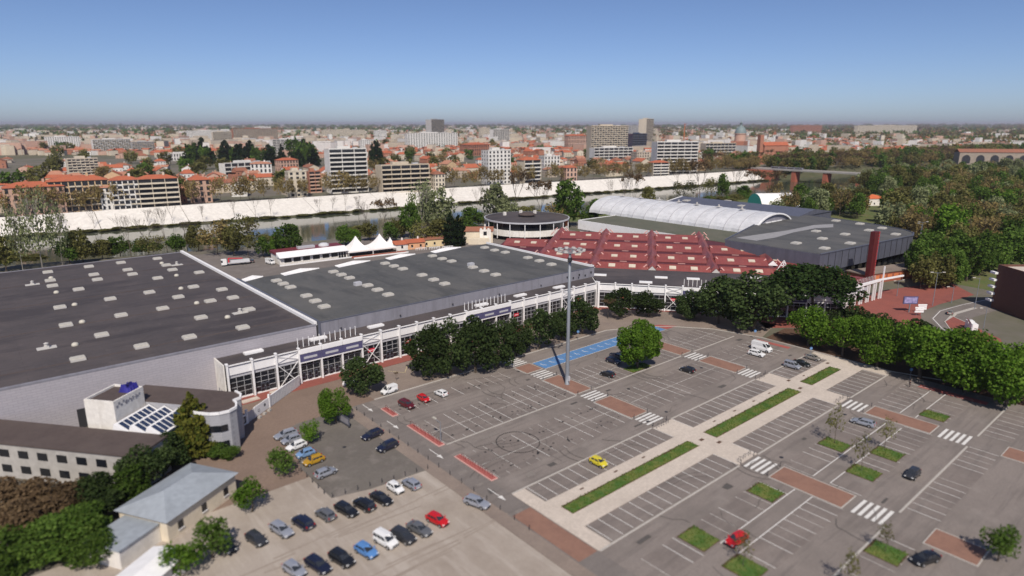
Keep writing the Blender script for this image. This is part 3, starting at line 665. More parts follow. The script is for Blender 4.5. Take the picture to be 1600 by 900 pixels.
for u, v in ((938, 429.5), (1009, 441), (1033, 433.5), (1083, 435.7), (1181, 434)):
    x, y = wl(spot(u, v, 8.9)); link('roof_light', rb, a2, (x, y, 8.72))

# ---- red roofed hall in the wing frame
h3 = thing('red_roof_hall', 'hall with ribbed grid of red sheet-metal roofs and small square skylights', 'hall', (*WC, 0), WA)
cols = [-50, -27.3, -4.6, 18.0, 41.0, 64.2]
rows = [(24.6, 29.4), (42.0, 49.8), (64.5, 73.6), (89.5, 99.5)]
MB().box(-27.4, 24.2, 0, 64.2, 110, 8.1).box(-50, 24.2, 0, -27.41, 86, 8.1).build('hall_body', M['redfascia'], h3)
MB().prism([(64.3, 24.4), (92, 30), (84, 56), (64.3, 84)], 0, 7.4).build('low_roof', M['redroof2'], h3)
sq_m = MB().box(-1.25, -1.05, 0, 1.25, 1.05, .3, 0).mesh('skylight', mat('yellowed_skylight', (.60, .53, .42), .5, .12, 1))
tr_m = MB().box(-1.4, -.18, 0, 1.4, .18, .35).mesh('roof_vent', M['pinktrim'])
rod_m = MB().tube((0, 0, 0), (1.6, 0, 1.5), .26, .26, 8).tube((2.0, .2, -.1), (1.6, .2, .5), .22, .22, 6).mesh('vent_pipe', M['pinktrim'])
ZV, ZR = 8.35, 10.0
for ci in range(5):
    x0, x1 = cols[ci] + 1.7, cols[ci + 1] - 1.7
    for k, (yv, yr) in enumerate(rows):
        if ci == 0 and k < 2: continue
        ynext = rows[k + 1][0] if k < 3 else 108
        if ci == 4 and k == 3 or ci == 0 and k == 3: continue
        if ci == 0: ynext = 86
        s = MB(); s.face([(x0, yv, ZV), (x1, yv, ZV), (x1, yr, ZR), (x0, yr, ZR)])
        s.face([(x0, yr, ZR), (x1, yr, ZR), (x1, yr + 3, ZV - .2), (x0, yr + 3, ZV - .2)]); s.face([(x0, yv, ZV), (x0, yr, ZR), (x0, yr + 3, ZV - .2)]); s.face([(x1, yv, ZV), (x1, yr + 3, ZV - .2), (x1, yr, ZR)])
        s.build('sloped_roof', M['redroof'], h3)
        MB().box(x0, yv - .06, 7.6, x1, yv - .01, ZV + .02).build('fascia', M['redfascia'], h3)  # darker red strip paints in the step shadow at each eave foot
        MB().box(x0, yr - .15, ZR, x1, yr + .2, ZR + .12).build('ridge_cap', M['pinktrim'] if False else M['redroof'], h3)
        MB().face([(x0, yr + 2.6, 8.15), (x1, yr + 2.6, 8.15), (x1, ynext - .08, 7.75), (x0, ynext - .08, 7.75)]).build('flat_roof', M['redroof2'], h3)
        t = .52; sl = math.atan2(ZR - ZV, yr - yv)
        for fx in (.3, .7):
            o = link('skylight', sq_m, h3, (x0 + (x1 - x0) * fx, yv + (yr - yv) * t, ZV + (ZR - ZV) * t)); o.rotation_euler = (sl, 0, 0)
        if k: link('roof_vent', tr_m, h3, ((x0 + x1) / 2, yv - 1.2, 7.9))
for ci in range(1, 6):
    xc = cols[ci]; y0, y1 = (23.9, 112) if ci < 5 else (44, 100)
    if ci == 1: y0 = 40
    seg = [y0] + [r[1] for r in rows if y0 < r[1] < y1] + [y1]
    for k in range(len(seg) - 1):
        a, b = seg[k], seg[k + 1]; zp = 10.35
        s = MB(); w = 2.1
        za, zb_ = (zp, zp) if k else (zp - .1, zp)
        mid = (a + b) / 2
        for u0, u1, z0, z1 in ((a, mid, za, zp - .75), (mid, b, zp - .75, zb_)):
            s.face([(xc - w, u0, 8.2), (xc, u0, z0), (xc, u1, z1), (xc - w, u1, 8.2)]); s.face([(xc, u0, z0), (xc + w, u0, 8.2), (xc + w, u1, 8.2), (xc, u1, z1)])
        s.build('ridge_roof', M['redroof'], h3)
        for sx in (-1, 1):
            o = link('vent_pipe', rod_m, h3, (xc + sx * 3.6, b - 2.4, 8.6)); o.rotation_euler = (0, 0, 0 if sx < 0 else R(180)); o.scale = (1, 1, 1)
    MB().face([(xc - 2.0, y0 - .05, 8.2), (xc + 2.0, y0 - .05, 8.2), (xc, y0 - .05, 10.2)]).face([(xc - 2.0, y0 + .3, 8.2), (xc, y0 + .3, 10.2), (xc + 2.0, y0 + .3, 8.2)]).build('gable_end', M['skyframe'] if ci != 5 else M['white'], h3)
# white truss frame at the right end of the red roofs
q = MB()
for a, b in (((0, 0, 0), (0, 2.2, 4)), ((0, 4.4, 0), (0, 2.2, 4)), ((0, 1.1, 2), (0, 3.3, 2)), ((0, 2.2, 0), (0, 2.2, 4))): q.bar(a, b, .35)
x, y = wl(spot(1233, 424, 7.4)); q.build('gable_truss', M['white'], h3, loc=(x, y, 7.4), rz=R(70))
for u, v in ((1135, 399.5), (1213, 406), (1252, 406.8), (1204, 430)):
    x, y = wl(spot(u, v, 7.6)); link('skylight', sq_m, h3, (x, y, 7.42))

# ---- white vaulted hall (axis along world Y) with flat annex
h4 = thing('vaulted_hall', 'hall with ribbed white barrel-vault roof behind the red roofs', 'hall', (319, 166, 0))
HW, HH_, L4 = 19.0, 9.0, 112
prof = [(-HW * math.cos(t), 8 + HH_ * math.sin(t)) for t in [math.pi * i / 16 for i in range(17)]]
NP = 13
for k in range(NP):
    y0, y1 = k * L4 / NP, (k + 1) * L4 / NP
    q = MB()
    for (xa, za), (xb, zb_) in zip(prof, prof[1:]):
        ym = (y0 + y1) / 2; bx, bz = .985, .3
        q.face([(xa, y0, za), (xb, y0, zb_), (xb * bx, ym, zb_ + bz), (xa * bx, ym, za + bz)]); q.face([(xa * bx, ym, za + bz), (xb * bx, ym, zb_ + bz), (xb, y1, zb_), (xa, y1, za)])
    q.build('vault_panel', M['membrane'], h4, smooth=True)
    q = MB()
    for (xa, za), (xb, zb_) in zip(prof, prof[1:]): q.bar((xa, y0, za + .05), (xb, y0, zb_ + .05), .5, .45)
    q.build('vault_rib', M['greypanel'], h4)
q = MB(); q.face([(x, .4, z) for x, z in prof]); q.face([(x, L4 - .1, z) for x, z in prof[::-1]]); q.build('vault_end', M['bandgrey'], h4)
for i in range(3): MB().box(-8 + i * 5.6, -.05, 9.6, -3.2 + i * 5.6, .38, 13.2).build('end_window', M['white'], h4)
q = MB()
for (xa, za), (xb, zb_) in zip(prof, prof[1:]): q.bar((xa, -.4, za), (xb, -.4, zb_), .9, .7)
q.build('vault_edge_arch', M['white'], h4)
MB().box(-50, -8, 0, 19, L4 - 22, 7.95).build('annex_body', M['whitewall'], h4)
MB().box(-50.2, -8.4, 7.96, -18.7, L4 - 21.6, 8.25).build('annex_roof', two_scale('mossy_roof', (.10, .105, .075), (.14, .13, .1), 1, .1, .9, .8), h4)
MB().box(-50.6, 10, 3.4, -50.02, L4 - 21, 8.5).build('annex_parapet', M['white'], h4)
MB().box(-50.5, L4 - 21.5, 3.4, -19, L4 - 20.9, 8.5).build('annex_parapet', M['white'], h4)
for i in range(9): MB().bar((-51.5, 18 + i * 8, 0), (-50.7, 18 + i * 8, 3.6), .3).build('raking_column', M['darkmetal'], h4)
for k in range(7): link('roof_vent', ac_m, h4, (math.copysign(1.2, k - 3), 18 + k * 14, 17.65))

# ---- slate clad hall on the right
h5 = thing('slate_clad_hall', 'large hall with dark slate-coloured metal walls, grey roof and rounded far corner', 'hall', (252, 111, 0))
pl = [(0, 0), (76, -7), (84, -4.5), (90.5, 1.5), (95.5, 11), (99, 22), (104, 42), (107.5, 66), (88, 69), (48, 56), (.6, 42)]
MB().prism([(x, y) for x, y in pl], 5.2, 12.6, 0).build('wall', M['slate'], h5)
MB().prism([(.5, .5), (75.8, -6.4), (83.6, -4), (90, 1.9), (95, 11.3), (98.4, 22), (103.4, 42), (107, 65.5), (88, 68.4), (48.3, 55.4), (1.1, 41.5)], 12.61, 12.75).build('roof', M['roofgrey'], h5)
q = MB()
for a, b in zip(pl, pl[1:]): q.bar((*a, 12.75), (*b, 12.75), .5, .4)
q.build('roof_edge', M['slate'], h5)
for i in range(15):
    x = 1 + i * 5.0; MB().box(x, -.38 - x * 7 / 76 + .2, 5.3, x + .12, .0 - x * 7 / 76 - .06, 12.5).build('wall_seam', M['darkmetal'], h5) if i else None
MB().prism([(3, 5), (76, -2), (84, 1), (92, 12), (96, 22), (98, 40), (60, 40), (4, 40)], 0, 5.18).build('ground_floor', M['whitewall'], h5)
for i in range(9): MB().box(30 + i * 5.2, 1.9 - (i + 3) * .62 - .32, 1.0, 33.4 + i * 5.2, 3.4 - (i + 3) * .62, 4.4).build('ground_window', M['glass'], h5)
q = MB(); q.face([(2, 36, 12.77), (30, 30, 12.77), (70, 50, 12.77), (98, 58, 12.77), (99, 64, 12.77), (63, 64, 12.77), (62.6, 40.5, 12.77), (2, 41, 12.77)]) if False else q.face([(2, 33, 12.77), (22, 29, 12.77), (62, 32.5, 12.77), (90, 40, 12.77), (92, 46, 12.77), (66, 44, 12.77), (62.6, 40.4, 12.77), (2, 41, 12.77)])
q = MB(); q.face([(x - 252, y - 111, 12.77) for x, y in [spot(u, v, 12.77) for u, v in ((1150, 371.5), (1182, 376), (1212, 371), (1240, 363), (1275, 356.5), (1302, 355), (1302, 350), (1272, 351.5), (1230, 360), (1180, 367))]])
q.build('pale_roof_patch', mat('pale_roofing', (.30, .29, .285), .6, .12, .5), h5)
on_roof(skyl_m, 'skylight', h5, crop(1220, 340, 5.623, [(135, 225), (365, 185), (385, 270), (565, 147), (610, 226), (485, 28), (695, 55), (890, 93), (775, 112), (1010, 147), (310, 120)]), 12.76)
for o in list(h5.children):
    if o.name.startswith('skylight'): o.scale = (1.35, 1.35, 1)
# ---- pitched hall behind, with the teal and white tunnel tent
h6 = thing('pitched_hall', 'long dark hall with shallow grey pitched roof behind the white vault', 'hall', (345, 168, 0))
q = MB(); q.box(0, 0, 0, 44, 88, 12.2); q.build('wall', M['slate'], h6)
q = MB(); q.face([(-.5, -.5, 12.25), (22, -.5, 15.2), (22, 88.5, 15.2), (-.5, 88.5, 12.25)]); q.face([(22, -.5, 15.2), (44.5, -.5, 12.25), (44.5, 88.5, 12.25), (22, 88.5, 15.2)])
q.face([(-.5, -.5, 12.25), (44.5, -.5, 12.25), (22, -.5, 15.2)]); q.face([(-.5, 88.5, 12.25), (22, 88.5, 15.2), (44.5, 88.5, 12.25)]); q.build('roof', M['slate'], h6)
q = MB(); q.bar((-.6, 88.4, 12.3), (22, 88.4, 15.3), .5, .5); q.build('verge_trim', M['white'], h6)
for y in (30, 50, 70): MB().box(-.35, y, 8, -.05, y + .5, 12).build('downpipe', M['greypanel'], h6)
for x, y in ((12, 78), (14, 40), (30, 60)): link('skylight', skyl_m, h6, (x, y, 13.7)).scale = (1.6, 1.6, 1)
t7 = thing('tunnel_tent', 'white arched fabric tent with teal green end behind the dark hall', 'tent', (412, 236, 0), R(8))
for k in range(5):
    q = MB(); pr_ = [(-14 * math.cos(t), 13 * math.sin(t)) for t in [math.pi * i / 12 for i in range(13)]]
    for (xa, za), (xb, zb_) in zip(pr_, pr_[1:]): q.face([(xa, k * 7, za), (xb, k * 7, zb_), (xb, k * 7 + 6.9, zb_), (xa, k * 7 + 6.9, za)])
    q.build('tent_panel', M['tent'], t7, True)
MB().face([(x, 35, z) for x, z in pr_[::-1]]).face([(x, 34.8, z) for x, z in pr_]).build('tent_end', M['teal'], t7)
MB().face([(x, 0.02, z) for x, z in pr_]).face([(x, .2, z) for x, z in pr_[::-1]]).build('tent_front', M['tent'], t7)
t7.rotation_euler = (0, 0, R(58)); t7.location = (*spot(1232, 324, 0), 0); t7.scale = (.8, .8, .85)

# ---- round pavilion
rp = thing('round_pavilion', 'circular glazed pavilion with flat dark roof and white balcony band', 'pavilion', (246, 276, 0))
MB().lathe([(17, 0), (17, 3.0), (22.5, 3.0)], 40).build('base', M['brownbrick'], rp)
MB().lathe([(22.5, 2.4), (23.4, 2.4), (23.4, 5.7), (22.9, 5.7), (22.5, 5.2)], 48).build('balcony_band', M['whitewall'], rp)
for i in range(28):
    a0, a1_ = 2 * math.pi * i / 28, 2 * math.pi * (i + 1) / 28
    MB().face([(22.2 * math.cos(a), 22.2 * math.sin(a), z) for a, z in ((a0, 5.5), (a1_, 5.5), (a1_, 9.6), (a0, 9.6))]).build('window_pane', M['glass'], rp)
for i in range(18):
    a = 2 * math.pi * (i + .3) / 18
    MB().tube((23.9 * math.cos(a), 23.9 * math.sin(a), 1.0), (23.9 * math.cos(a), 23.9 * math.sin(a), 9.7), .22).build('column', M['white'], rp)
MB().lathe([(21.9, 9.55), (24.4, 9.55), (24.4, 10.3), (23.8, 10.3)], 48).build('roof_edge', M['greypanel'], rp)
MB().lathe([(23.85, 10.15), (12, 10.45), (5, 10.6), (.01, 10.6)], 48).build('roof', M['roofdark'], rp)
q = MB().lathe([(4.2, 10.5), (4.2, 11.6), (5.2, 11.6), (5.2, 12.0), (.8, 13.1), (.01, 13.1)], 12); q.build('lantern', M['rooffelt'], rp)
for a in (2.0, 1.1, .5): MB().box(14 * math.cos(a) - .7, 14 * math.sin(a) - .7, 10.3, 14 * math.cos(a) + .7, 14 * math.sin(a) + .7, 12.3).build('chimney', M['whitewall'], rp)
ob = thing('orange_stair_block', 'small orange and dark red wall block beside the round pavilion', 'annex', (*spot(877, 367, 0), 0), R(-40))
MB().box(-3.5, -3, 0, 3.2, 4, 9.6).build('wall', M['redfascia'], ob)
MB().box(-1.2, -3.4, 0, 3.4, -3.02, 9.9).build('orange_panel', M['orangewall'], ob)
# ---- entrance canopy, pylon, brick ticket building
cn = thing('entrance_canopy', 'white steel entrance canopy on paired posts beside the red paved plaza', 'canopy', (214, 90.8, 0), R(-5))
MB().box(0, .2, 6.2, 36, 9, 6.8).build('roof', M['redroof2'], cn)
MB().box(-.2, -.4, 6.6, 36, .19, 7.5).build('white_beam', M['white'], cn)
MB().bar((36, 0, 7.1), (50, -1.6, 7.1), .6, .55).build('cantilever_beam', M['white'], cn)
MB().box(8, -.3, 4.6, 27, -.05, 5.9).build('sign_band', M['greypanel'], cn)
for i in range(7):
    x = 8.6 + i * 4.6
    for dx in (0, 1.5): MB().box(x + dx - .2, -.35, 0, x + dx + .2, .1, 6.3).build('post', M['white'], cn)
for i in range(26): MB().box(8 + i * 1.05, 1.0, 7.0, 8.14 + i * 1.05, 1.14, 8.9).build('louvre_fin', M['skyframe'], cn)
MB().box(37.2, -.5, 0, 37.6, -.1, 12).build('mast', M['white'], cn)
for i in range(6): MB().box(9 + i * 4.6, 3.4, .3, 13 + i * 4.6, 3.6, 4.4).build('window_pane', M['glass'], cn)
py = thing('red_pylon', 'tall dark red rectangular pylon behind the white entrance canopy', 'pylon', (268, 98.2, 0), R(-8))
MB().box(-1.6, -.9, 0, 1.2, .9, 21.6).build('shaft', M['redpylon'], py)
for i in range(17): MB().box(1.2, -1.0, 1.0 + i * 1.22, 1.75, 1.0, 2.0 + i * 1.22).build('louvre', mat('red_louvre', (.36, .05, .05), .6) if i == 0 else bpy.data.materials['red_louvre'], py)
tb = thing('brick_ticket_building', 'low red brick ticket building with flat roof under the slate hall', 'building', (268, 100, 0), R(-17))
MB().box(0, 0, 0, 40, 8, 3.9).build('wall', M['redbrick'], tb)
MB().box(-.4, -.4, 3.92, 40.4, 8.4, 4.3).build('roof', M['pavement'], tb)
for i in range(9): MB().box(6 + i * 3.7, -.12, 1.0, 8.6 + i * 3.7, -.02, 3.0).build('window', M['orangewall'], tb)
# ================================================================== smaller buildings on the near bank
rs = thing('restaurant', 'low white riverside restaurant with dark window row and red roof strip', 'restaurant', (106, 286, 0), R(-4))
MB().box(0, 0, 0, 32, 13, 3.9).build('wall', M['whitewall'], rs)
q = MB(); q.face([(-.4, -1.6, 3.3), (32.2, -1.6, 3.3), (32.2, 3.5, 5.2), (-.4, 3.5, 5.2)]); q.face([(-.4, -1.6, 3.3), (-.4, 3.5, 5.2), (-.4, 3.5, 3.3)]); q.build('front_roof', M['white'], rs)
MB().box(-.4, 3.52, 3.92, 32.2, 13.4, 5.0).build('roof', mat('claret_roof', (.16, .03, .04), .6, .1, .5), rs)
for x in (2, 6.2, 10.6, 15.2, 19.8, 24): MB().box(x, -.1, .9, x + 3.2, -.02, 2.7).build('window', M['glass'], rs)
for x in (27.6, 28.9, 30.2): MB().box(x, -.1, .1, x + 1.0, -.02, 2.6).build('door', M['glass'], rs)
MB().box(-1, -3.2, 0, 33, -2.4, .5).build('terrace_edge', M['white'], rs)
MB().box(11, 7, 5.0, 19, 9.5, 6.0).build('roof_plant', M['greypanel'], rs)
MB().lathe([(2.6, 4.9), (2.4, 5.7), (1.4, 6.3), (.01, 6.5)], 12, 0, 24, 9).build('roof_cowl', M['membrane'], rs)
def pagoda(x, y, w, label, h=5.6):
    t = thing('pagoda_tent', label, 'tent', (x, y, 0), R(-6), 'white pagoda tents by the restaurant')
    q = MB(); n = 7; ring = lambda f: [(sx * w / 2 * f, sy * w / 2 * f) for sx, sy in ((-1, -1), (1, -1), (1, 1), (-1, 1))]
    prev = None
    for i in range(n + 1):
        s = i / n; f = 1 - s; z = 2.7 + h * (s ** 2.1) + .55 * s
        pts = [(a, b, z) for a, b in ring(max(f, .02))]
        if prev:
            for k in range(4): q.face([prev[k], prev[(k + 1) % 4], pts[(k + 1) % 4], pts[k]])
        prev = pts
    q.build('canopy', M['tent'], t)
    for sx, sy in ((-1, -1), (1, -1), (1, 1), (-1, 1)): MB().tube((sx * w / 2 * .97, sy * w / 2 * .97, 0), (sx * w / 2 * .97, sy * w / 2 * .97, 2.75), .1).build('pole', M['white'], t)
    q = MB()
    for sx in (-1, 1): q.box(sx * w / 2 - .03, -w / 2, 2.1, sx * w / 2 + .03, w / 2, 2.72)
    q.box(-w / 2, -w / 2 - .03, 2.1, w / 2, -w / 2 + .03, 2.72); q.build('valance', M['tent'], t)
    MB().box(-w / 2, 1.0, 0, w / 2, w / 2, 2.2).build('side_wall', M['white'], t)
pagoda(144.5, 287.5, 12.5, 'left of the two large white peaked tents beside the restaurant')
pagoda(156.8, 286.0, 12.5, 'right of the two large white peaked tents beside the restaurant')
pagoda(163.5, 287.6, 5.0, 'smallest white peaked tent at the end of the row', 3.0)
tg = thing('terrace', 'white edged terrace with red floor in front of the peaked tents', 'terrace', (138, 277.5, 0), R(-7))
MB().box(0, 0, 0, 28, 4, .35).build('floor', M['redbrick'], tg); MB().box(0, -.3, 0, 28, -.05, .6).build('edge', M['white'], tg)
def house(name, label, x, y, w, d, h, rh, wall, roof, rz=0.0, cat='house', hip=False, nwin=3, chim=True, group=None):
    t = thing(name, label, cat, (x, y, 0), rz, group)
    q = MB(); q.box(0, 0, 0, w, d, h)
    if not hip: q.face([(0, 0, h), (0, d / 2, h + rh), (0, d, h)]); q.face([(w, 0, h), (w, d, h), (w, d / 2, h + rh)])
    q.build('wall', M[wall], t)
    e = .5; ox = w * .3 if hip else -e; q = MB()
    q.face([(-e, -e, h), (w + e, -e, h), (w - ox, d / 2, h + rh + .1), (ox, d / 2, h + rh + .1)]); q.face([(w + e, d + e, h), (-e, d + e, h), (ox, d / 2, h + rh + .1), (w - ox, d / 2, h + rh + .1)])
    q.face([(-e, d + e, h), (-e, -e, h), (ox, d / 2, h + rh + .1)]); q.face([(w + e, -e, h), (w + e, d + e, h), (w - ox, d / 2, h + rh + .1)])
    rf = q.build('roof', M[roof], t)
    if chim: MB().box(w * .7, d * .55, h, w * .7 + .7, d * .55 + .7, h + rh + 1.2).build('chimney', M['whitewall'], rf)
    for i in range(nwin):
        x0 = w * (i + .5) / nwin - .5
        wn = MB().box(x0, -.06, 1.1, x0 + 1.0, -.02, 2.4).build('window', M['glass'], t)
        MB().box(x0 - .1, -.16, .95, x0 + 1.1, -.065, 1.08).build('sill', M['white'], wn)
    return t
house('cottage', 'small white cottage with orange-red tiled roof next to the tents', 163.5, 281.5, 6, 8, 3.0, 1.4, 'whitewall', 'tile', R(-12), nwin=1)
house('cottage', 'low peach-coloured cottage with tiled roof in the riverside row', 169, 279.0, 9, 8, 3.4, 1.2, 'orangepale', 'tile', R(-16), nwin=2) if False else None
M['peach'] = two_scale('peach_render', (.66, .36, .2), (.58, .32, .19), 1, .2, .85, .5)
M['paleyellow'] = two_scale('pale_yellow_render', (.70, .56, .33), (.6, .47, .28), 1, .2, .85, .5)
house('cottage', 'low peach-coloured cottage with tiled roof in the riverside row', 169.5, 280.5, 9, 8, 3.4, 1.2, 'peach', 'tile', R(-16), nwin=2)
house('cottage', 'long pale yellow cottage with flat-pitched tiled roof behind a hedge', 178.6, 281.0, 13, 8, 3.8, .9, 'paleyellow', 'tile3', R(-16), nwin=3)
house('cottage', 'small peach cottage with tiled porch beside the dark cypress', 189.5, 275.5, 6, 7, 3.6, .9, 'peach', 'tile3', R(-20), nwin=1)
vl = house('villa', 'two-storey cream villa with brown roof and stepped gable beside the pavilion', 203, 277.5, 15, 9, 6.2, 1.8, 'offwhite', 'tile3', R(-38), 'house', nwin=2)
MB().box(8, -.8, 0, 14, -.05, 7.2).build('bay_front', M['whitewall'], vl); MB().box(10, -.9, 4.2, 11.8, -.82, 6.2).build('window', M['glass'], vl)
MB().box(2, -5, 0, 13, -.85, 2.9).build('porch', M['offwhite'], vl)
for k in range(3): MB().box(8.2 + k * 2, -.8, 7.2, 9.2 + k * 2, -.1, 7.9 + (k == 1) * .5).build('gable_step', M['whitewall'], vl)
for i, (x, y, a) in enumerate(((171.5, 276.4, -20), (178, 274.0, -20), (184.5, 271.6, -20))):
    f = thing('balustrade', ('left', 'middle', 'right')[i] + ' length of low white balustrade fronting the riverside cottages', 'fence', (x, y, 0), R(a), 'white balustrades by the cottages')
    MB().box(0, 0, 1.0, 5.6, .2, 1.2).build('rail', M['white'], f)
    for k in range(7): MB().box(.1 + k * .88, .03, 0, .3 + k * .88, .17, 1.0).build('baluster', M['white'], f)

# ---- office building at the lower left (local frame turned like the wing)
OA = math.atan2(-.776, .63); OO = (16, 133.5)
of = thing('office_building', 'dark flat-roofed office with white block, ridged rooflight and wavy grey stair tower', 'office', (*OO, 0), OA)
rooff = [(-6, 15), (15, 15), (17, 13.8), (17.9, 12.2), (17.3, 10.8), (18.6, 9.8), (19.7, 8.0), (19.4, 6.2), (18.2, 4.9), (16.5, 4.3), (12, 4.6), (9.4, 7.7), (-6, 7.7)]
MB().prism(rooff, 0, 8.3).build('wall', M['towergrey'], of)
MB().prism([((x - 7) * .985 + 7, (y - 10) * .97 + 10) for x, y in rooff], 8.31, 8.6).build('roof', M['rooffelt'], of)
tw = [(9.6, 7.4), (12, 4.6), (14.2, 4.3), (16.5, 4.3), (18.2, 4.9), (19.4, 6.2), (19.7, 8.0), (18.6, 9.8), (17.3, 10.8), (17.9, 12.2), (17, 13.8), (15, 15)]
q = MB()
for a, b in zip(tw, tw[1:]): q.bar((*a, 8.65), (*b, 8.65), .35, .5)
q.build('tower_parapet', M['white'], of)
for z in (4.9, 1.6):
    arc = [(14.6, 4.22), (16.5, 4.2), (18.3, 4.8), (19.1, 5.7)]
    for a, b in zip(arc, arc[1:]):
        d = Vector((b[0] - a[0], b[1] - a[1])).normalized(); n = Vector((d.y, -d.x)) * .06
        MB().face([(a[0] + n.x, a[1] + n.y, z), (b[0] + n.x, b[1] + n.y, z), (b[0] + n.x, b[1] + n.y, z + 1.3), (a[0] + n.x, a[1] + n.y, z + 1.3)]).build('window_pane', M['glass'], of)
MB().box(-6.4, 0, 0, 0, 7.6, 11.2).build('white_block', M['whitewall'], of)
MB().box(-6.1, .3, 11.21, -.3, 7.3, 11.3).build('block_roof', M['rooffelt'], of)
for a in ((-6.4, 0, 0, .3), (-6.4, 7.3, 0, 7.6), (-6.4, .3, -6.1, 7.3), (-.3, .3, 0, 7.3)): MB().box(a[0], a[1], 11.21, a[2], a[3], 11.7).build('block_parapet', M['whitewall'], of)
for i in range(5): MB().box(.02, .5 + i * .55, 10.2 + (i % 2) * .5, .05, .9 + i * .55, 10.6 + (i % 2) * .5).build('faded_lettering', M['bandgrey'], of)
q = MB()
for k in range(9): q.box(.02, 2.9 + k * .42, 10.0 + (k % 3) * .25, .05, 3.2 + k * .42, 10.9 - (k % 2) * .3)
q.build('faded_lettering', M['bandgrey'], of)
MB().box(.02, -1.7, 0, 10.6, 7.6, 6.4).build('atrium', M['glassblue'], of)
for i in range(4): MB().box(1 + i * 2.7, -1.8, 0, 1.2 + i * 2.7, -1.72, 6.4).build('atrium_mullion', M['white'], of)
for i in range(3):      # ridged glass rooflight: three gables running away from the viewer
    x0, x1 = .3 + i * 3.45, 3.55 + i * 3.45; xm = x0 + .55
    q = MB(); q.face([(x0, -1.6, 6.5), (xm, -1.6, 8.0), (xm, 7.5, 8.0), (x0, 7.5, 6.5)]); q.face([(xm, -1.6, 8.0), (x1, -1.6, 6.5), (x1, 7.5, 6.5), (xm, 7.5, 8.0)])
    q.face([(x0, -1.6, 6.5), (x1, -1.6, 6.5), (xm, -1.6, 8.0)]); rl = q.build('rooflight', M['white'], of)
    for k in range(7):
        y0 = -.9 + k * 1.18
        MB().face([(xm + .35, y0, 7.86), (x1 - .3, y0, 6.71), (x1 - .3, y0 + .95, 6.71), (xm + .35, y0 + .95, 7.86)]).build('roof_pane', M['glassblue'], rl)
bt = MB(); r3 = np.random.default_rng(5); nx = 9
hgt_ = r3.uniform(.15, 1.0, (nx, nx)); hgt_[0] = hgt_[-1] = 0; hgt_[:, 0] = hgt_[:, -1] = 0
for i in range(nx - 1):
    for j in range(nx - 1): bt.face([(a * .36, b * .36, hgt_[a, b] * 1.7) for a, b in ((i, j), (i + 1, j), (i + 1, j + 1), (i, j + 1))])
tp = bt.build('tarpaulin', M['bluetarp'], None, True, (19.5, 136.9, 11.32), OA + R(90)); tag(tp, 'crumpled bright blue tarpaulin heaped on the white office block', 'tarpaulin')
fb = thing('annex_building', 'blurred brown flat-roofed two-storey annex at the lower left edge', 'building', (*OO, 0), OA)
MB().box(-30, -9.6, 0, 12, -1.9, 6.6).build('wall', M['concrete'], fb); MB().box(-30.2, -9.8, 6.61, 12.2, -1.8, 6.95).build('roof', M['rooffelt'], fb)
for i in range(10):
    for z in (1.2, 4.2):
        wn = MB().box(-28 + i * 4, -9.72, z, -26 + i * 4, -9.62, z + 1.4).build('window', M['glass'], fb)
gh = house('service_building', 'small building with blue-grey hipped metal roof near the gravel yard', 16.2, 99.6, 14.5, 9.5, 3.8, 1.6, 'offwhite', 'greyroof', R(31), 'building', True, 3, False)
MB().box(-7, 1.5, 0, -.05, 8, 3.0).build('lean_to', M['whitewall'], gh); MB().box(-7.2, 1.3, 3.01, -.1, 8.2, 3.2).build('lean_to_roof', M['greyroof'], gh)
ws = house('site_cabin', 'white flat-topped cabin in the blurred lower left corner', 10.5, 87, 7, 5, 2.8, .6, 'whitewall', 'white', R(35), 'cabin', False, 2, False)
# ---- brown brick building at the right edge
rb_ = thing('brick_building', 'tall dark brown brick building with stacked white balconies at the right edge', 'building', (267.5, 57.5, 0), R(-130))
MB().box(0, 0, 0, 22, 26, 14.5).build('wall', M['brownbrick'], rb_)
MB().box(.4, .4, 14.51, 21.6, 25.6, 14.6).build('roof', M['promenade'], rb_)
for a in ((0, 0, 22, .4), (0, 25.6, 22, 26), (0, .4, .4, 25.6), (21.6, .4, 22, 25.6)): MB().box(*a[:2], 14.51, *a[2:], 15.3).build('parapet', M['brownbrick'], rb_)
for k in range(5): MB().box(-1.6, -1.2, 2.4 + k * 2.4, .8, -.02, 3.1 + k * 2.4).build('balcony', M['white'], rb_)
MB().box(22.02, 4, 0, 30, 18, 4.4).build('glass_front', M['glassblue'], rb_); MB().box(22.02, 3.4, 4.41, 31, 19, 4.8).build('porch_roof', M['promenade'], rb_)
for k in range(5): MB().box(30.02, 4 + k * 3.4, 0, 30.2, 4.2 + k * 3.4, 4.4).build('porch_post', M['white'], rb_)
kk = thing('recycling_kiosk', 'white kiosk with raised flap and bins on the red traffic island', 'kiosk', (231.5, 53.2, .1), R(35))
MB().box(-1.2, -.9, 0, 1.2, .9, 2.4).build('cabinet', M['white'], kk); MB().box(1.6, -.9, 0, 3.6, .9, 2.6).build('cabinet', M['white'], kk)
q = MB(); q.face([(-1.2, .9, 2.4), (1.2, .9, 2.4), (1.2, 1.9, 4.0), (-1.2, 1.9, 4.0)]); q.face([(-1.2, .95, 2.4), (-1.2, 1.95, 4.0), (1.2, 1.95, 4.0), (1.2, .95, 2.4)]); q.build('raised_flap', M['white'], kk)
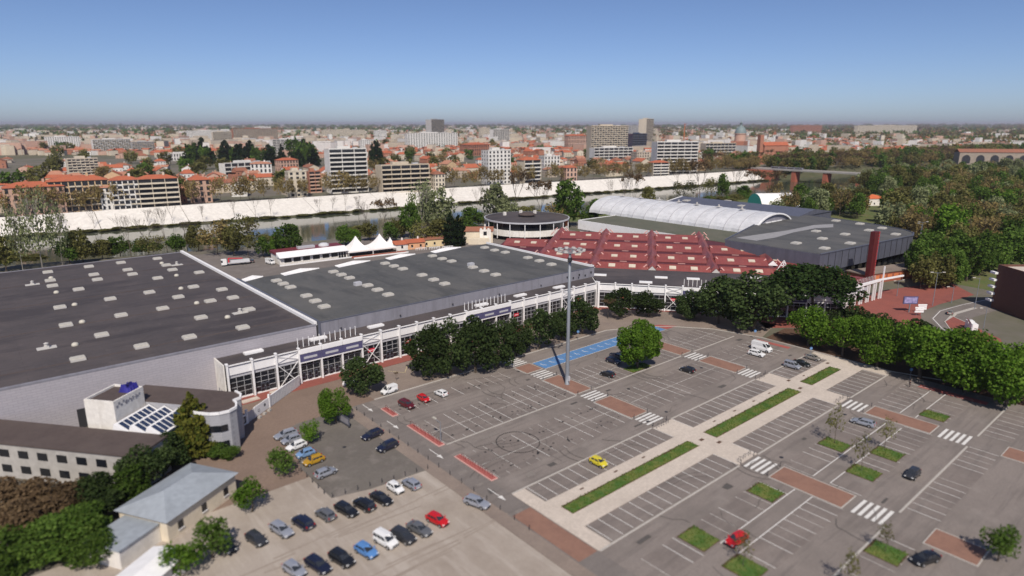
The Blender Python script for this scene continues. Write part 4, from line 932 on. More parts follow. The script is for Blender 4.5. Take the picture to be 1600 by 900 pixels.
# ---- gate and hoarding by the office
gt = thing('site_gate', 'white sheet-metal sliding gate slanting across the forecourt', 'gate', (36.6, 131.2, 0), math.atan2(15.0, 20.0))
MB().box(0, -.1, .1, 3.4, .1, 2.3).build('sign_frame', M['white'], gt); MB().box(.4, -.13, .5, 3.0, -.11, 2.0).build('sign_board', M['darkmetal'], gt); MB().box(.9, -.15, .8, 2.5, -.13, 1.75).build('sign_sheet', M['greypanel'], gt)
MB().box(3.5, -.1, .1, 6.0, .1, 2.3).build('gate_panel', M['greypanel'], gt)
g3 = MB().box(6.1, -.1, .1, 11.6, .1, 2.5).build('gate_panel', M['white'], gt)
MB().lathe([(.001, 0), (.35, 0)], 14).build('round_emblem', M['darkmetal'], gt, loc=(9.9, -.12, 1.5)).rotation_euler = (R(90), 0, 0)
MB().lathe([(.24, 0), (.36, 0)], 14).build('round_emblem', M['darkmetal'], gt, loc=(7.6, -.12, 1.2)).rotation_euler = (R(90), 0, 0)
for x in (3.45, 11.8): MB().box(x - .2, -.2, 0, x + .2, .2, 3.2).build('gate_post', M['white'], gt)
MB().box(12.1, -.08, .1, 24.6, .08, 2.6).build('gate_panel', M['greypanel'], gt); MB().box(12.1, -.14, 2.6, 24.6, .14, 2.75).build('gate_rail', M['white'], gt)
for i in range(20): MB().box(12.3 + i * .62, -.12, .15, 12.36 + i * .62, -.085, 2.55).build('gate_rib', M['white'], gt)
for i, x in enumerate((6.6, 8.4, 10.2)):
    tag(MB().prism([(-.4, -.3), (.4, -.3), (.4, .3), (-.4, .3)], 0, .35, bottom=True).box(-.25, -.2, .35, .25, .2, .5).build('concrete_block', M['concrete'], None, False, (36.6 + x * .8 + .5, 131.2 + x * .6 - .9, .03), R(37)), ('first', 'middle', 'last')[i] + ' of three pale concrete blocks along the foot of the white gate', 'block', 'blocks at the gate')
q = MB().prism([(-1.9, -.4), (1.9, -.4), (1.9, .4), (-1.9, .4)], 0, .5).prism([(-1.8, -.25), (1.8, -.25), (1.8, .25), (-1.8, .25)], .5, .95).build('road_barrier', M['white'], None, False, (66.2, 142.0 - 2.6, .04), R(10))
tag(q, 'white plastic road barrier lying before the violet entrance', 'barrier')
for i, (x, y) in enumerate(((44.0, 145.0), (51.0, 146.0))):
    tag(MB().box(-2, -.9, 0, 2, .9, .12).box(-1.8, -.7, .12, 1.8, .7, .2).build('door_mat_ramp', M['promenade'], None, False, (x, y, .06), R(4)), ('left', 'right')[i] + ' pale ramp slab in front of the first arcade bays', 'ramp', 'ramp slabs at the arcade')
# ================================================================== trees (unit trees: height 1, crown width 1)
LM = {
 'dark': leaf_mat('evergreen_leaves', (.02, .037, .012), (.066, .094, .032), .28, .3),
 'bright': leaf_mat('spring_leaves', (.055, .125, .012), (.15, .25, .035), .4, .15),
 'mid': leaf_mat('green_leaves', (.05, .1, .016), (.13, .2, .042), .45, .3),
 'olive': leaf_mat('olive_leaves', (.105, .11, .03), (.22, .21, .075), .45, .3),
 'brown': leaf_mat('budding_leaves', (.17, .125, .05), (.31, .245, .10), .35, .25),
 'russet': leaf_mat('russet_buds', (.10, .066, .038), (.18, .125, .07), .3, .25),
 'silver': leaf_mat('silvery_leaves', (.16, .185, .085), (.3, .33, .17), .4, .2),
 'pine': leaf_mat('pine_needles', (.012, .026, .008), (.038, .062, .018), .15, .1),
 'conifer': leaf_mat('conifer_needles', (.006, .014, .006), (.022, .034, .014), .15, .3),
 'cone': leaf_mat('conifer_sunny', (.05, .07, .012), (.16, .15, .03), .25, .1),  # yellow-green needles of the conical tree
}
def leaves(blobs, n, size, seed, out=.35, core=.25, lo=.5):
    r = np.random.default_rng(seed)
    c = np.array([b[0] for b in blobs], float); rad = np.array([b[1] for b in blobs], float)
    wgt = (rad.prod(1)) ** (2 / 3.); k = r.choice(len(blobs), n, p=wgt / wgt.sum())
    d = r.normal(size=(n, 3)); d /= np.linalg.norm(d, axis=1)[:, None]
    t = np.where(r.random(n) < core, r.uniform(.1, .8, n), r.uniform(.78, 1.06, n))
    p = c[k] + d * rad[k] * t[:, None]
    nrm = d * out + r.normal(size=(n, 3)) * .6 + np.array([0, 0, .25]); nrm /= np.linalg.norm(nrm, axis=1)[:, None]
    a = np.cross(nrm, r.normal(size=(n, 3))); a /= np.linalg.norm(a, axis=1)[:, None] + 1e-9; b = np.cross(nrm, a)
    s = size * r.uniform(lo, 1.25, n)[:, None]; asp = r.uniform(.55, .95, n)[:, None]
    v = np.stack([p - a * s, p - b * s * asp, p + a * s, p + b * s * asp], 1).reshape(-1, 3)
    return v, np.arange(4 * n).reshape(-1, 4)
def quad_mesh(name, v, f, m):
    me = bpy.data.meshes.new(name)
    me.vertices.add(len(v)); me.vertices.foreach_set('co', np.asarray(v, np.float32).ravel())
    me.loops.add(f.size); me.loops.foreach_set('vertex_index', f.ravel().astype(np.int32))
    me.polygons.add(len(f)); me.polygons.foreach_set('loop_start', np.arange(0, f.size, 4, dtype=np.int32)); me.polygons.foreach_set('loop_total', np.full(len(f), 4, np.int32))
    me.materials.append(m); me.update(calc_edges=True); return me
def trunk_mesh(seed, h0=.45, r0=.03, limbs=6, spread=.3, top=.8, m='bark', n=6):
    r = random.Random(seed); q = MB()
    p = Vector((0, 0, -.02)); rad = r0
    pts = [p]
    for i in range(3):
        nx = Vector((p.x + r.uniform(-.02, .02), p.y + r.uniform(-.02, .02), h0 * (i + 1) / 3)); q.tube(p, nx, rad, rad * .85, n); p = nx; rad *= .85; pts.append(p)
    for i in range(limbs):
        a = 2 * math.pi * (i + r.random() * .6) / limbs; e = Vector((math.cos(a) * spread * r.uniform(.5, 1), math.sin(a) * spread * r.uniform(.5, 1), r.uniform(h0 + .12, top)))
        m1 = p.lerp(e, .5) + Vector((0, 0, -.03)); q.tube(p, m1, rad * .6, rad * .4, 5); q.tube(m1, e, rad * .4, rad * .12, 5)
    q.tube(p, Vector((p.x, p.y, top)), rad * .8, rad * .2, 5)
    return q.mesh('trunk', M[m])
def ball(seed, cz=.6, rw=.36, rh=.26, k=16, br=.17, n=5000, size=.028, mt='mid', low=None):
    r = random.Random(seed); B = [((0, 0, cz), (rw, rw, rh))]
    for i in range(k):
        a = r.uniform(0, 6.28); e = math.asin(r.uniform(-.75, 1)); q = br * r.uniform(.7, 1.25)
        B.append(((math.cos(a) * math.cos(e) * rw, math.sin(a) * math.cos(e) * rw, cz + math.sin(e) * rh * 1.1), (q, q, q * rh / rw * 1.05)))
    v, f = leaves(B, n, size, seed); return quad_mesh('crown', v, f, LM[mt])
def bare(seed, depth=5, m='bark', spread=.55, h0=.3, twigs=True, leafm=None, leafn=0):
    r = random.Random(seed); q = MB(); tips = []
    def grow(p, d, L, rad, k):
        e = p + d * L; q.tube(p, e, rad, rad * .68, 4 if k < depth - 1 else 3, cap=False)
        if k == 0: tips.append(e); return
        for i in range(3 if k > 1 else 3):
            nd = (d + Vector((r.uniform(-1, 1), r.uniform(-1, 1), r.uniform(-.25, .75))) * spread).normalized()
            grow(e, nd, L * r.uniform(.62, .85), rad * .6, k - 1)
    grow(Vector((0, 0, -.02)), Vector((r.uniform(-.06, .06), r.uniform(-.06, .06), 1)).normalized(), h0, .011, depth)
    me = q.mesh('trunk', M[m])
    co = np.array([v.co for v in me.vertices]); top = co[:, 2].max(); wd = np.abs(co[:, :2]).max() * 2
    for v in me.vertices: v.co = (v.co.x / wd, v.co.y / wd, v.co.z / top)
    cr = None
    if leafn:
        tp = np.array([(t.x / wd, t.y / wd, t.z / top) for t in tips]); rr = np.random.default_rng(seed)
        B = [(tuple(t), (.07, .07, .05)) for t in tp]; v, f = leaves(B, leafn, .026, seed, .2, .6); cr = quad_mesh('crown', v, f, LM[leafm])
    return me, cr
TY = {}
def reg(name, trunks, crowns): TY[name] = list(zip(trunks, crowns))
reg('evergreen', [trunk_mesh(i, .3, .035) for i in (1, 2, 3)], [ball(10 + i, .54, .38, .36, 18, .16, 5200, .03, 'dark') for i in range(3)])
reg('linden', [trunk_mesh(4, .28, .03), trunk_mesh(5, .3, .03)], [ball(20 + i, .58, .36, .34, 20, .17, 6500, .026, 'bright') for i in range(2)])
reg('lollipop', [trunk_mesh(6, .3, .03)], [ball(30, .56, .4, .37, 40, .1, 15000, .022, 'bright')])
reg('small', [trunk_mesh(7, .35, .025), trunk_mesh(8, .35, .025)], [ball(40 + i, .62, .3, .26, 12, .2, 1500, .035, 'bright' if i else 'mid') for i in range(2)])
reg('sparse', [trunk_mesh(9, .4, .014, 7, .35, .9), trunk_mesh(12, .4, .014, 7, .35, .9)], [ball(44 + i, .66, .3, .24, 10, .2, 260, .035, 'olive') for i in range(2)])
def umbrella(seed):
    r = random.Random(seed); B = [((0, 0, .7), (.42, .42, .19))]
    for i in range(60):
        a = r.uniform(0, 6.28); d = .43 * math.sqrt(r.random()); B.append(((d * math.cos(a), d * math.sin(a), .88 - 1.3 * d * d + r.uniform(-.14, .02)), (.1, .1, .09)))
    v, f = leaves(B, 13000, .02, seed); return quad_mesh('crown', v, f, LM['pine'])
reg('stonepine', [trunk_mesh(10, .5, .022, 8, .36, .8)], [umbrella(50)])
def taper(seed, prof, n, size, mt, jag=.12):
    r = random.Random(seed); B = []
    for z, w in prof:
        for i in range(max(3, int(w * 24))):
            a = r.uniform(0, 6.28); B.append(((math.cos(a) * w * .7, math.sin(a) * w * .7, z + r.uniform(-.03, .03)), (w * .38 + .03, w * .38 + .03, .07)))
    v, f = leaves(B, n, size, seed, core=.2); return quad_mesh('crown', v, f, LM[mt])
reg('cone', [trunk_mesh(11, .2, .03, 4, .1, .7)], [taper(60, [(.08, .4), (.2, .48), (.34, .48), (.48, .42), (.62, .33), (.76, .22), (.88, .12), (.97, .04)], 5200, .04, 'cone')])
reg('cypress', [trunk_mesh(13, .2, .04, 3, .08, .8)], [taper(61, [(.05, .36), (.2, .46), (.4, .48), (.6, .42), (.78, .3), (.9, .16), (.98, .05)], 1800, .06, 'conifer')])
reg('conifer', [trunk_mesh(13, .2, .04, 3, .08, .8)], [taper(62 + i, [(.1, .42), (.3, .45), (.5, .38), (.7, .26), (.85, .14), (.97, .04)], 700, .1, 'conifer') for i in range(1)])
for nm, mt in (('wood_green', 'mid'), ('wood_olive', 'olive'), ('wood_bright', 'bright'), ('wood_silver', 'silver'), ('wood_dark', 'mid'), ('wood_russet', 'russet')):
    reg(nm, [trunk_mesh(14 + i, .3, .022, 6, .3, .85) for i in range(2)], [ball(70 + 3 * i + hash(nm) % 1 , .57, .34, .36, 22, .15, 1900, .045, mt) for i in range(2)])
reg('far_tree', [trunk_mesh(17, .25, .03, 3)], [ball(90, .52, .38, .4, 14, .17, 420, .085, 'mid')])
reg('far_olive', [trunk_mesh(17, .25, .03, 3)], [ball(91, .52, .38, .4, 14, .17, 420, .085, 'olive')])
pl_ = [bare(100 + i, 5, 'bark', .5, .3, leafm='brown', leafn=1500) for i in range(3)]
reg('plane', [a for a, b in pl_], [ball(140 + i, .62, .36, .3, 14, .18, 620, .042, 'brown') for i in range(3)])
ru_ = [bare(110 + i, 5, 'bark', .5, .3, leafm='russet', leafn=600) for i in range(2)]
reg('russet', [a for a, b in ru_], [b for a, b in ru_])
br_ = [bare(120 + i, 5, 'bark', .45, .32) for i in range(3)]
reg('bare', [a for a, b in br_], [None] * 3)
po_ = [bare(130 + i, 5, 'palebark', .38, .3, leafn=0) for i in range(2)]
reg('poplar', [a for a, b in po_], [ball(170 + i, .6, .34, .36, 20, .14, 1000, .028, 'silver') for i in range(2)])
sp_ = [bare(150 + i, 5, 'bark', .5, .3) for i in range(2)]
reg('sparse_olive', [a for a, b in sp_], [ball(160 + i, .6, .36, .32, 16, .16, 700, .036, 'olive') for i in range(2)])
tn = 0
def tree(kind, x, y, z, h, w, label, name=None, group=None, leaf=None, cat='tree'):
    global tn; tn += 1
    tm, cm = TY[kind][tn % len(TY[kind])]
    t = thing(name or 'tree', label, cat, (x, y, z), (tn * 2.399) % 6.283, group); t.scale = (w, w, h)
    link('trunk', tm, t)
    if cm:
        o = link('crown', cm, t)
        if leaf: repaint(o, LM[leaf])
    return t
def tree_px(kind, u, v, wpx, hpx, label, z=0.0, **k):
    p = spot(u, v, z); s = px_at(p)
    return tree(kind, p[0], p[1], z, hpx * s * 1.03, wpx * s, label, **k)
ordn = ['first', 'second', 'third', 'fourth', 'fifth', 'sixth', 'seventh', 'eighth', 'ninth', 'tenth', 'eleventh', 'twelfth', 'thirteenth', 'fourteenth', 'fifteenth']
# ---- dark evergreens in front of the arcade
for i, (u, v, w, h) in enumerate([(566, 613, 62, 52), (668, 588, 64, 78), (704, 586, 66, 88), (743, 582, 70, 86), (778, 574, 56, 70), (806, 556, 46, 60), (842, 546, 50, 62), (877, 532, 40, 48), (909, 522, 52, 60), (969, 496, 48, 44), (1013, 495, 46, 38), (1078, 498, 46, 46), (1122, 506, 66, 68), (1176, 516, 96, 82)]):
    tree_px('evergreen', u, v, w * 1.08, h * .95, ordn[i] + ' dark round evergreen tree from the left before the white arcade', name='evergreen_tree', group='dark trees along the arcade')
tree_px('russet', 950, 499, 26, 34, 'small reddish bare-branched tree at the corner of the arcades', name='young_tree')
tree_px('stonepine', 1264, 508, 136, 92, 'broad umbrella-shaped stone pine before the entrance canopy', name='stone_pine')
# ---- row of bright trees at the right edge of the car park, darker ones behind
for i, (u, v, w, h) in enumerate([(1262, 541, 66, 66), (1316, 556, 62, 70), (1370, 573, 68, 76), (1438, 590, 92, 88), (1508, 613, 92, 90), (1572, 634, 90, 92)]):
    tree_px('linden', u, v, w * .94, h * .82, ordn[i] + ' bright green street tree from the left in the row edging the car park', name='street_tree', group='bright trees edging the car park')
for i, (u, v, w, h) in enumerate([(1325, 532, 80, 60), (1378, 548, 78, 64), (1425, 560, 80, 66), (1482, 580, 84, 66), (1545, 600, 90, 72), (1595, 620, 90, 80)]):
    tree_px('evergreen', u, v, w * .82, h * .74, ordn[i] + ' darker tree from the left standing behind the bright row', name='evergreen_tree', group='dark trees behind the bright row')
tree_px('lollipop', 996, 575, 72, 72, 'single dense round bright green tree in the middle of the car park', name='round_tree')
for u, v, w, h, lb, kd in ((525, 660, 50, 50, 'small bushy green tree beside the dark notice board', 'linden'), (487, 692, 34, 34, 'thin young tree in the staff parking beside the white car', 'small'), (443, 745, 44, 44, 'leafy small tree left of the mustard car', 'small'), (394, 800, 52, 48, 'blurred small tree at the edge of the gravel yard', 'small'), (333, 872, 62, 52, 'dark shrub-like tree at the bottom left of the gravel yard', 'small'), (283, 905, 60, 50, 'small dark bush by the white cabin', 'small')):
    tree_px(kd, u, v, w, h, lb, name='small_tree')
tree_px('cone', 308, 707, 66, 84, 'dense cone-shaped yellow-green conifer beside the grey stair tower', name='conical_tree')
for i, (u, v, w, h) in enumerate([(262, 735, 70, 46), (232, 762, 70, 56), (205, 785, 66, 50), (165, 800, 80, 46), (112, 806, 70, 42), (70, 812, 76, 46), (22, 806, 76, 44), (128, 850, 74, 46), (280, 712, 50, 34), (45, 845, 84, 50), (85, 872, 84, 46), (20, 890, 84, 48), (150, 880, 70, 36)]):
    tree_px('evergreen', u, v, w, h, ordn[i] + ' of the out-of-focus garden trees at the lower left, counted from the office', name='garden_tree', group='garden trees at the lower left', leaf='mid' if i in (2, 7, 8, 10, 11, 12) else 'russet' if i in (4, 5, 6, 9) else 'dark')
for x, y, h, lb in ((125.6, 48.2, 8.0, 'slender young tree casting a thin shadow on the nearest sharp lawn island'), (130.2, 40.6, 7.0, 'slender young tree on the lawn island right of the estate car'), (118.6, 40.2, 7.0, 'slender young tree on the blurred lawn island'), (96.8, 28, 5, 'small tree on the blurred lawn island at the bottom edge'), (84.0, 28.2, 6, 'bushy small tree on the lawn island at the bottom right'), (77.8, 40.0, 5.5, 'little tree on the lawn island nearest the road')):
    tree('sparse', x, y, .1, h, h * .62, lb, 'young_tree')
tree('small', 107.2, 16.5, 0, 6, 5.5, 'round dark green tree near the bottom right corner', 'small_tree')
tree_px('russet', 619, 596, 8, 16, 'small dark sapling beside the white delivery van', name='young_tree')
# ---- shrubs around the office and yard
for i, (u, v, w, h) in enumerate([(345, 712, 40, 18), (360, 716, 30, 16), (712, 380, 26, 24), (700, 378, 20, 16)]):
    tree_px('evergreen', u, v, w, h, ('shrub at the foot of the stair tower', 'low shrub beside the stair tower base', 'shrub beside the dark cypress', 'smaller shrub left of the dark cypress')[i], name='shrub', cat='shrub', leaf='mid')
tree_px('cypress', 704, 385, 22, 52, 'left of the two dark slim cypresses beside the cottages', name='cypress_tree')
tree_px('cypress', 717, 384, 24, 46, 'right of the two dark slim cypresses beside the cottages', name='cypress_tree')
tree_px('wood_green', 838 / 1.0, 405, 0.1, 0.1, 'x') if False else None
# ---- trees on the near river bank
bank = [('poplar', 66, 420, 48, 96), ('poplar', 36, 424, 30, 78), ('wood_olive', 10, 424, 60, 60), ('wood_green', 110, 412, 50, 48), ('wood_olive', 130, 410, 44, 62), ('poplar', 98, 416, 30, 80), ('wood_olive', 160, 404, 44, 34), ('wood_green', 188, 400, 44, 38), ('bare', 205, 402, 44, 62), ('bare', 232, 398, 44, 58), ('wood_green', 222, 398, 36, 30), ('bare', 262, 394, 36, 66), ('wood_green', 276, 394, 36, 36), ('bare', 293, 392, 40, 46), ('wood_olive', 310, 392, 44, 52), ('wood_olive', 340, 398, 52, 50), ('wood_olive', 366, 400, 46, 56), ('wood_olive', 388, 404, 52, 62), ('wood_green', 412, 402, 36, 40), ('wood_green', 450, 399, 60, 62, ), ('wood_bright', 430, 398, 30, 36), ('wood_green', 540, 383, 42, 44), ('wood_bright', 556, 384, 30, 34), ('bare', 575, 372, 46, 62), ('wood_olive', 578, 376, 40, 36), ('russet', 600, 368, 44, 60), ('wood_olive', 620, 372, 44, 42), ('wood_green', 640, 372, 40, 58), ('poplar', 660, 366, 44, 80), ('wood_silver', 684, 362, 66, 78), ('wood_olive', 690, 380, 60, 40), ('wood_olive', 660, 382, 50, 36), ('wood_green', 738, 356, 44, 34), ('bare', 748, 350, 40, 66), ('wood_silver', 772, 344, 56, 60), ('russet', 806, 340, 40, 74), ('wood_silver', 795, 346, 44, 36), ('russet', 846, 346, 44, 66), ('wood_olive', 826, 352, 50, 34), ('wood_green', 889, 356, 56, 78), ('wood_green', 920, 350, 34, 30), ('wood_green', 930, 336, 34, 26), ('bare', 955, 330, 26, 52), ('russet', 990, 330, 40, 62), ('wood_olive', 1012, 324, 30, 34), ('bare', 975, 334, 30, 60), ('russet', 1093, 318, 44, 66), ('wood_olive', 1070, 312, 40, 28), ('wood_green', 1128, 312, 24, 40), ('wood_olive', 1110, 310, 30, 30), ('wood_bright', 1160, 308, 26, 18), ('russet', 1178, 312, 36, 46), ('russet', 1200, 316, 40, 46), ('bare', 1148, 308, 30, 44), ('wood_olive', 355, 384, 40, 40), ('wood_olive', 240, 402, 40, 30), ('wood_dark', 505 + 105, 378, 40, 40), ('wood_olive', 870, 356, 40, 40), ('wood_green', 730, 366, 40, 26)]
adj = {'poplar': 'pale slim', 'wood_olive': 'olive green bushy', 'wood_green': 'leafy green', 'bare': 'leafless brown', 'wood_bright': 'bright green', 'wood_silver': 'silvery green', 'russet': 'reddish budding', 'wood_dark': 'dark green'}
bank = [(('plane' if i % 7 == 1 else 'sparse_olive'), *b[1:]) if b[0] == 'wood_olive' and i % 2 else b for i, b in enumerate(bank)]
adj['plane'] = 'brown budding'; adj['sparse_olive'] = 'thin half-bare olive'
bank.sort(key=lambda b: b[1]); cnt = {}; tot = {}
def bank_where(u): return 'behind the west hall' if u < 300 else 'behind the parked lorry' if u < 425 else 'behind the restaurant' if u < 640 else 'behind the cottages' if u < 740 else 'behind the round pavilion' if u < 925 else 'behind the white vault' if u < 1060 else 'beyond the pitched hall'
for b in bank: tot[(b[0], bank_where(b[1]))] = tot.get((b[0], bank_where(b[1])), 0) + 1
for i, b in enumerate(bank):
    k, u, v, w, h = b[:5]
    where = bank_where(u)
    sc = (.64 if k.startswith('wood') and u < 640 else .8 if k.startswith('wood') else .92); cnt[(k, where)] = cnt.get((k, where), 0) + 1; lb = adj[k] + ' tree on the near river bank ' + where
    if tot[(k, where)] > 1: lb = ordn[cnt[(k, where)] - 1] + ' ' + lb
    tree_px(k, u, v, w * 1.15 * sc, h * 1.05 * sc, lb, name='riverside_tree', group='riverside trees ' + where)
r5 = random.Random(5)
und = [(u, v) for u, v in [(r5.uniform(-20, 1180), 0) for _ in range(70)]]
for i, (u, _) in enumerate(und):     # scrub along the water's edge
    yb = np.interp(u, [0, 300, 600, 900, 1200], [412, 385, 360, 340, 310])
    tree_px(r5.choice(['wood_olive', 'wood_green', 'wood_olive', 'wood_dark']), u, yb + r5.uniform(-3, 4), r5.uniform(18, 32), r5.uniform(7, 12), 'low scrubby bush along the near river bank', z=-2.0, name='bank_bush', group='scrub along the near river bank', cat='bush')
for i, u in enumerate((30, 96, 148, 232, 270, 318, 368, 400, 424, 500, 520, 540, 560, 610, 655, 705, 985, 1058, 1075, 1146)):
    v = np.interp(u, [0, 110, 300, 500, 700, 900, 1020, 1150], [372, 362, 349, 335, 318, 303, 295, 285])
    tree_px('bare', u, v, 24, r5.uniform(22, 36), 'leafless tree at the foot of the white river wall', z=-6, name='bare_tree', group='leafless trees below the river wall')
xs = np.linspace(-60, 780, 130)
for x in xs:
    y = np.interp(x, [p[0] for p in ST], [p[1] for p in ST])
    tree('far_olive', x + r5.uniform(-4, 4), y + .5, -6.2, r5.uniform(.7, 1.8), r5.uniform(6, 13), 'low bush on the ledge below the white river wall', 'ledge_bush', 'bushes on the wall ledge', cat='bush')
# ---- quay plane trees along the top of the wall
for i in range(88):
    x = -90 + i * 10.2 + r5.uniform(-2, 2)
    y = np.interp(x, [p for p in DTOP if -700 < p < 2000 and p != 790], [DTOP[p] for p in DTOP if -700 < p < 2000 and p != 790]) + r5.uniform(7, 12)
    if r5.random() < .12: continue
    h = r5.uniform(15, 21); tree('plane', x, y, CITY_Z, h, h * r5.uniform(.62, .8), 'budding brown plane tree lining the quay above the white wall', 'plane_tree', 'plane trees along the quay')
# ---- wood on the right
kinds = ['wood_olive', 'plane', 'wood_green', 'wood_olive', 'russet', 'wood_green', 'wood_dark', 'plane']
placed = []
def wood(n, ur, vr, hr, kinds, label, group, seed, zb=0.0, wf=(.75, 1.05), ok=None):
    r = random.Random(seed); c = 0; tries = 0
    while c < n and tries < n * 60:
        tries += 1; u = r.uniform(*ur); v = r.uniform(*vr)
        p = spot(u, v, zb)
        if ok and not ok(u, v, p): continue
        h = r.uniform(*hr); w = h * r.uniform(*wf)
        if any((p[0] - a) ** 2 + (p[1] - b) ** 2 < ((w + c2) * .27) ** 2 for a, b, c2 in placed[-260:]): continue
        placed.append((p[0], p[1], w)); k = r.choice(kinds); c += 1
        nm = {'wood_green': 'leafy green', 'wood_olive': 'olive green', 'plane': 'brown budding', 'russet': 'reddish bare-twigged', 'wood_dark': 'dark green', 'wood_bright': 'bright green', 'conifer': 'dark pointed', 'far_tree': 'small green', 'far_olive': 'small olive', 'wood_silver': 'silvery'}[k]
        tree(k, p[0], p[1], zb, h, w, nm + ' ' + label, 'woodland_tree', nm + ' trees ' + group)
def clear_halls(u, v, p):
    if 245 < p[0] < 362 and 96 < p[1] < 262: return False
    if p[0] < 362 and p[1] > 150: return False
    if p[0] < 292 and p[1] < 96: return False
    if u < 1300 and 225 < p[1] < 300 and p[0] < 480: return False
    return p[1] < np.interp(p[0], list(NEAR), list(NEAR.values())) - 18
wood(30, (1436, 1625), (405, 462), (12, 17), ['wood_dark', 'wood_dark', 'wood_green', 'wood_olive'], 'tree in the shaded grove beyond the red plaza', 'beyond the plaza', 1, ok=lambda u, v, p: p[0] > 262 and p[1] > np.interp(p[0], [230, 263, 300, 400], [78, 84, 74, 70]) and not (p[0] < 352 and p[1] > 96) and not(u > 1530 and v > 425))
wood(95, (1385, 1640), (330, 412), (14, 20), ['wood_olive', 'wood_green', 'plane', 'wood_olive', 'plane', 'wood_bright', 'wood_silver'], 'tree in the park wood right of the slate hall', 'right of the slate hall', 2, ok=lambda u, v, p: clear_halls(u, v, p))
wood(110, (1200, 1640), (284, 345), (13, 20), ['wood_olive', 'wood_green', 'wood_olive', 'wood_dark', 'plane', 'wood_silver'], 'tree in the park wood behind the slate hall', 'behind the slate hall', 3, ok=lambda u, v, p: clear_halls(u, v, p) and not (1170 < u < 1350 and v < 313) and not (1220 < u < 1380 and 312 < v < 328))
# ================================================================== the town across the river
def top_z(u, vt, p):        # height at which the sight line of row vt passes over the ground point p
    x = (u - 800) / FPX; y = (450 - vt) / FPX
    fw = math.cos(PITCH) + y * math.sin(PITCH); up = -math.sin(PITCH) + y * math.cos(PITCH)
    return CAM_H + math.hypot(*p) / math.hypot(fw, x) * up
WALLS = {n: two_scale('render_' + n, c, tuple(k * .8 for k in c), .4, .08, .88, .6) for n, c in dict(cream=(.60, .53, .42), white=(.70, .68, .64), pink=(.52, .34, .26), ochre=(.56, .40, .24), beige=(.48, .41, .33), brick=(.38, .17, .11), grey=(.40, .39, .38), sand=(.55, .47, .36)).items()}
M['slab'] = mat('balcony_slab', (.66, .63, .58), .7, .06, .3)
M['flatroof'] = two_scale('gravel_roof', (.30, .27, .24), (.22, .2, .18), .5, .1, .9, .6)
M['shade'] = mat('dark_window', (.03, .032, .038), .2, spec=.5)
reserved = []
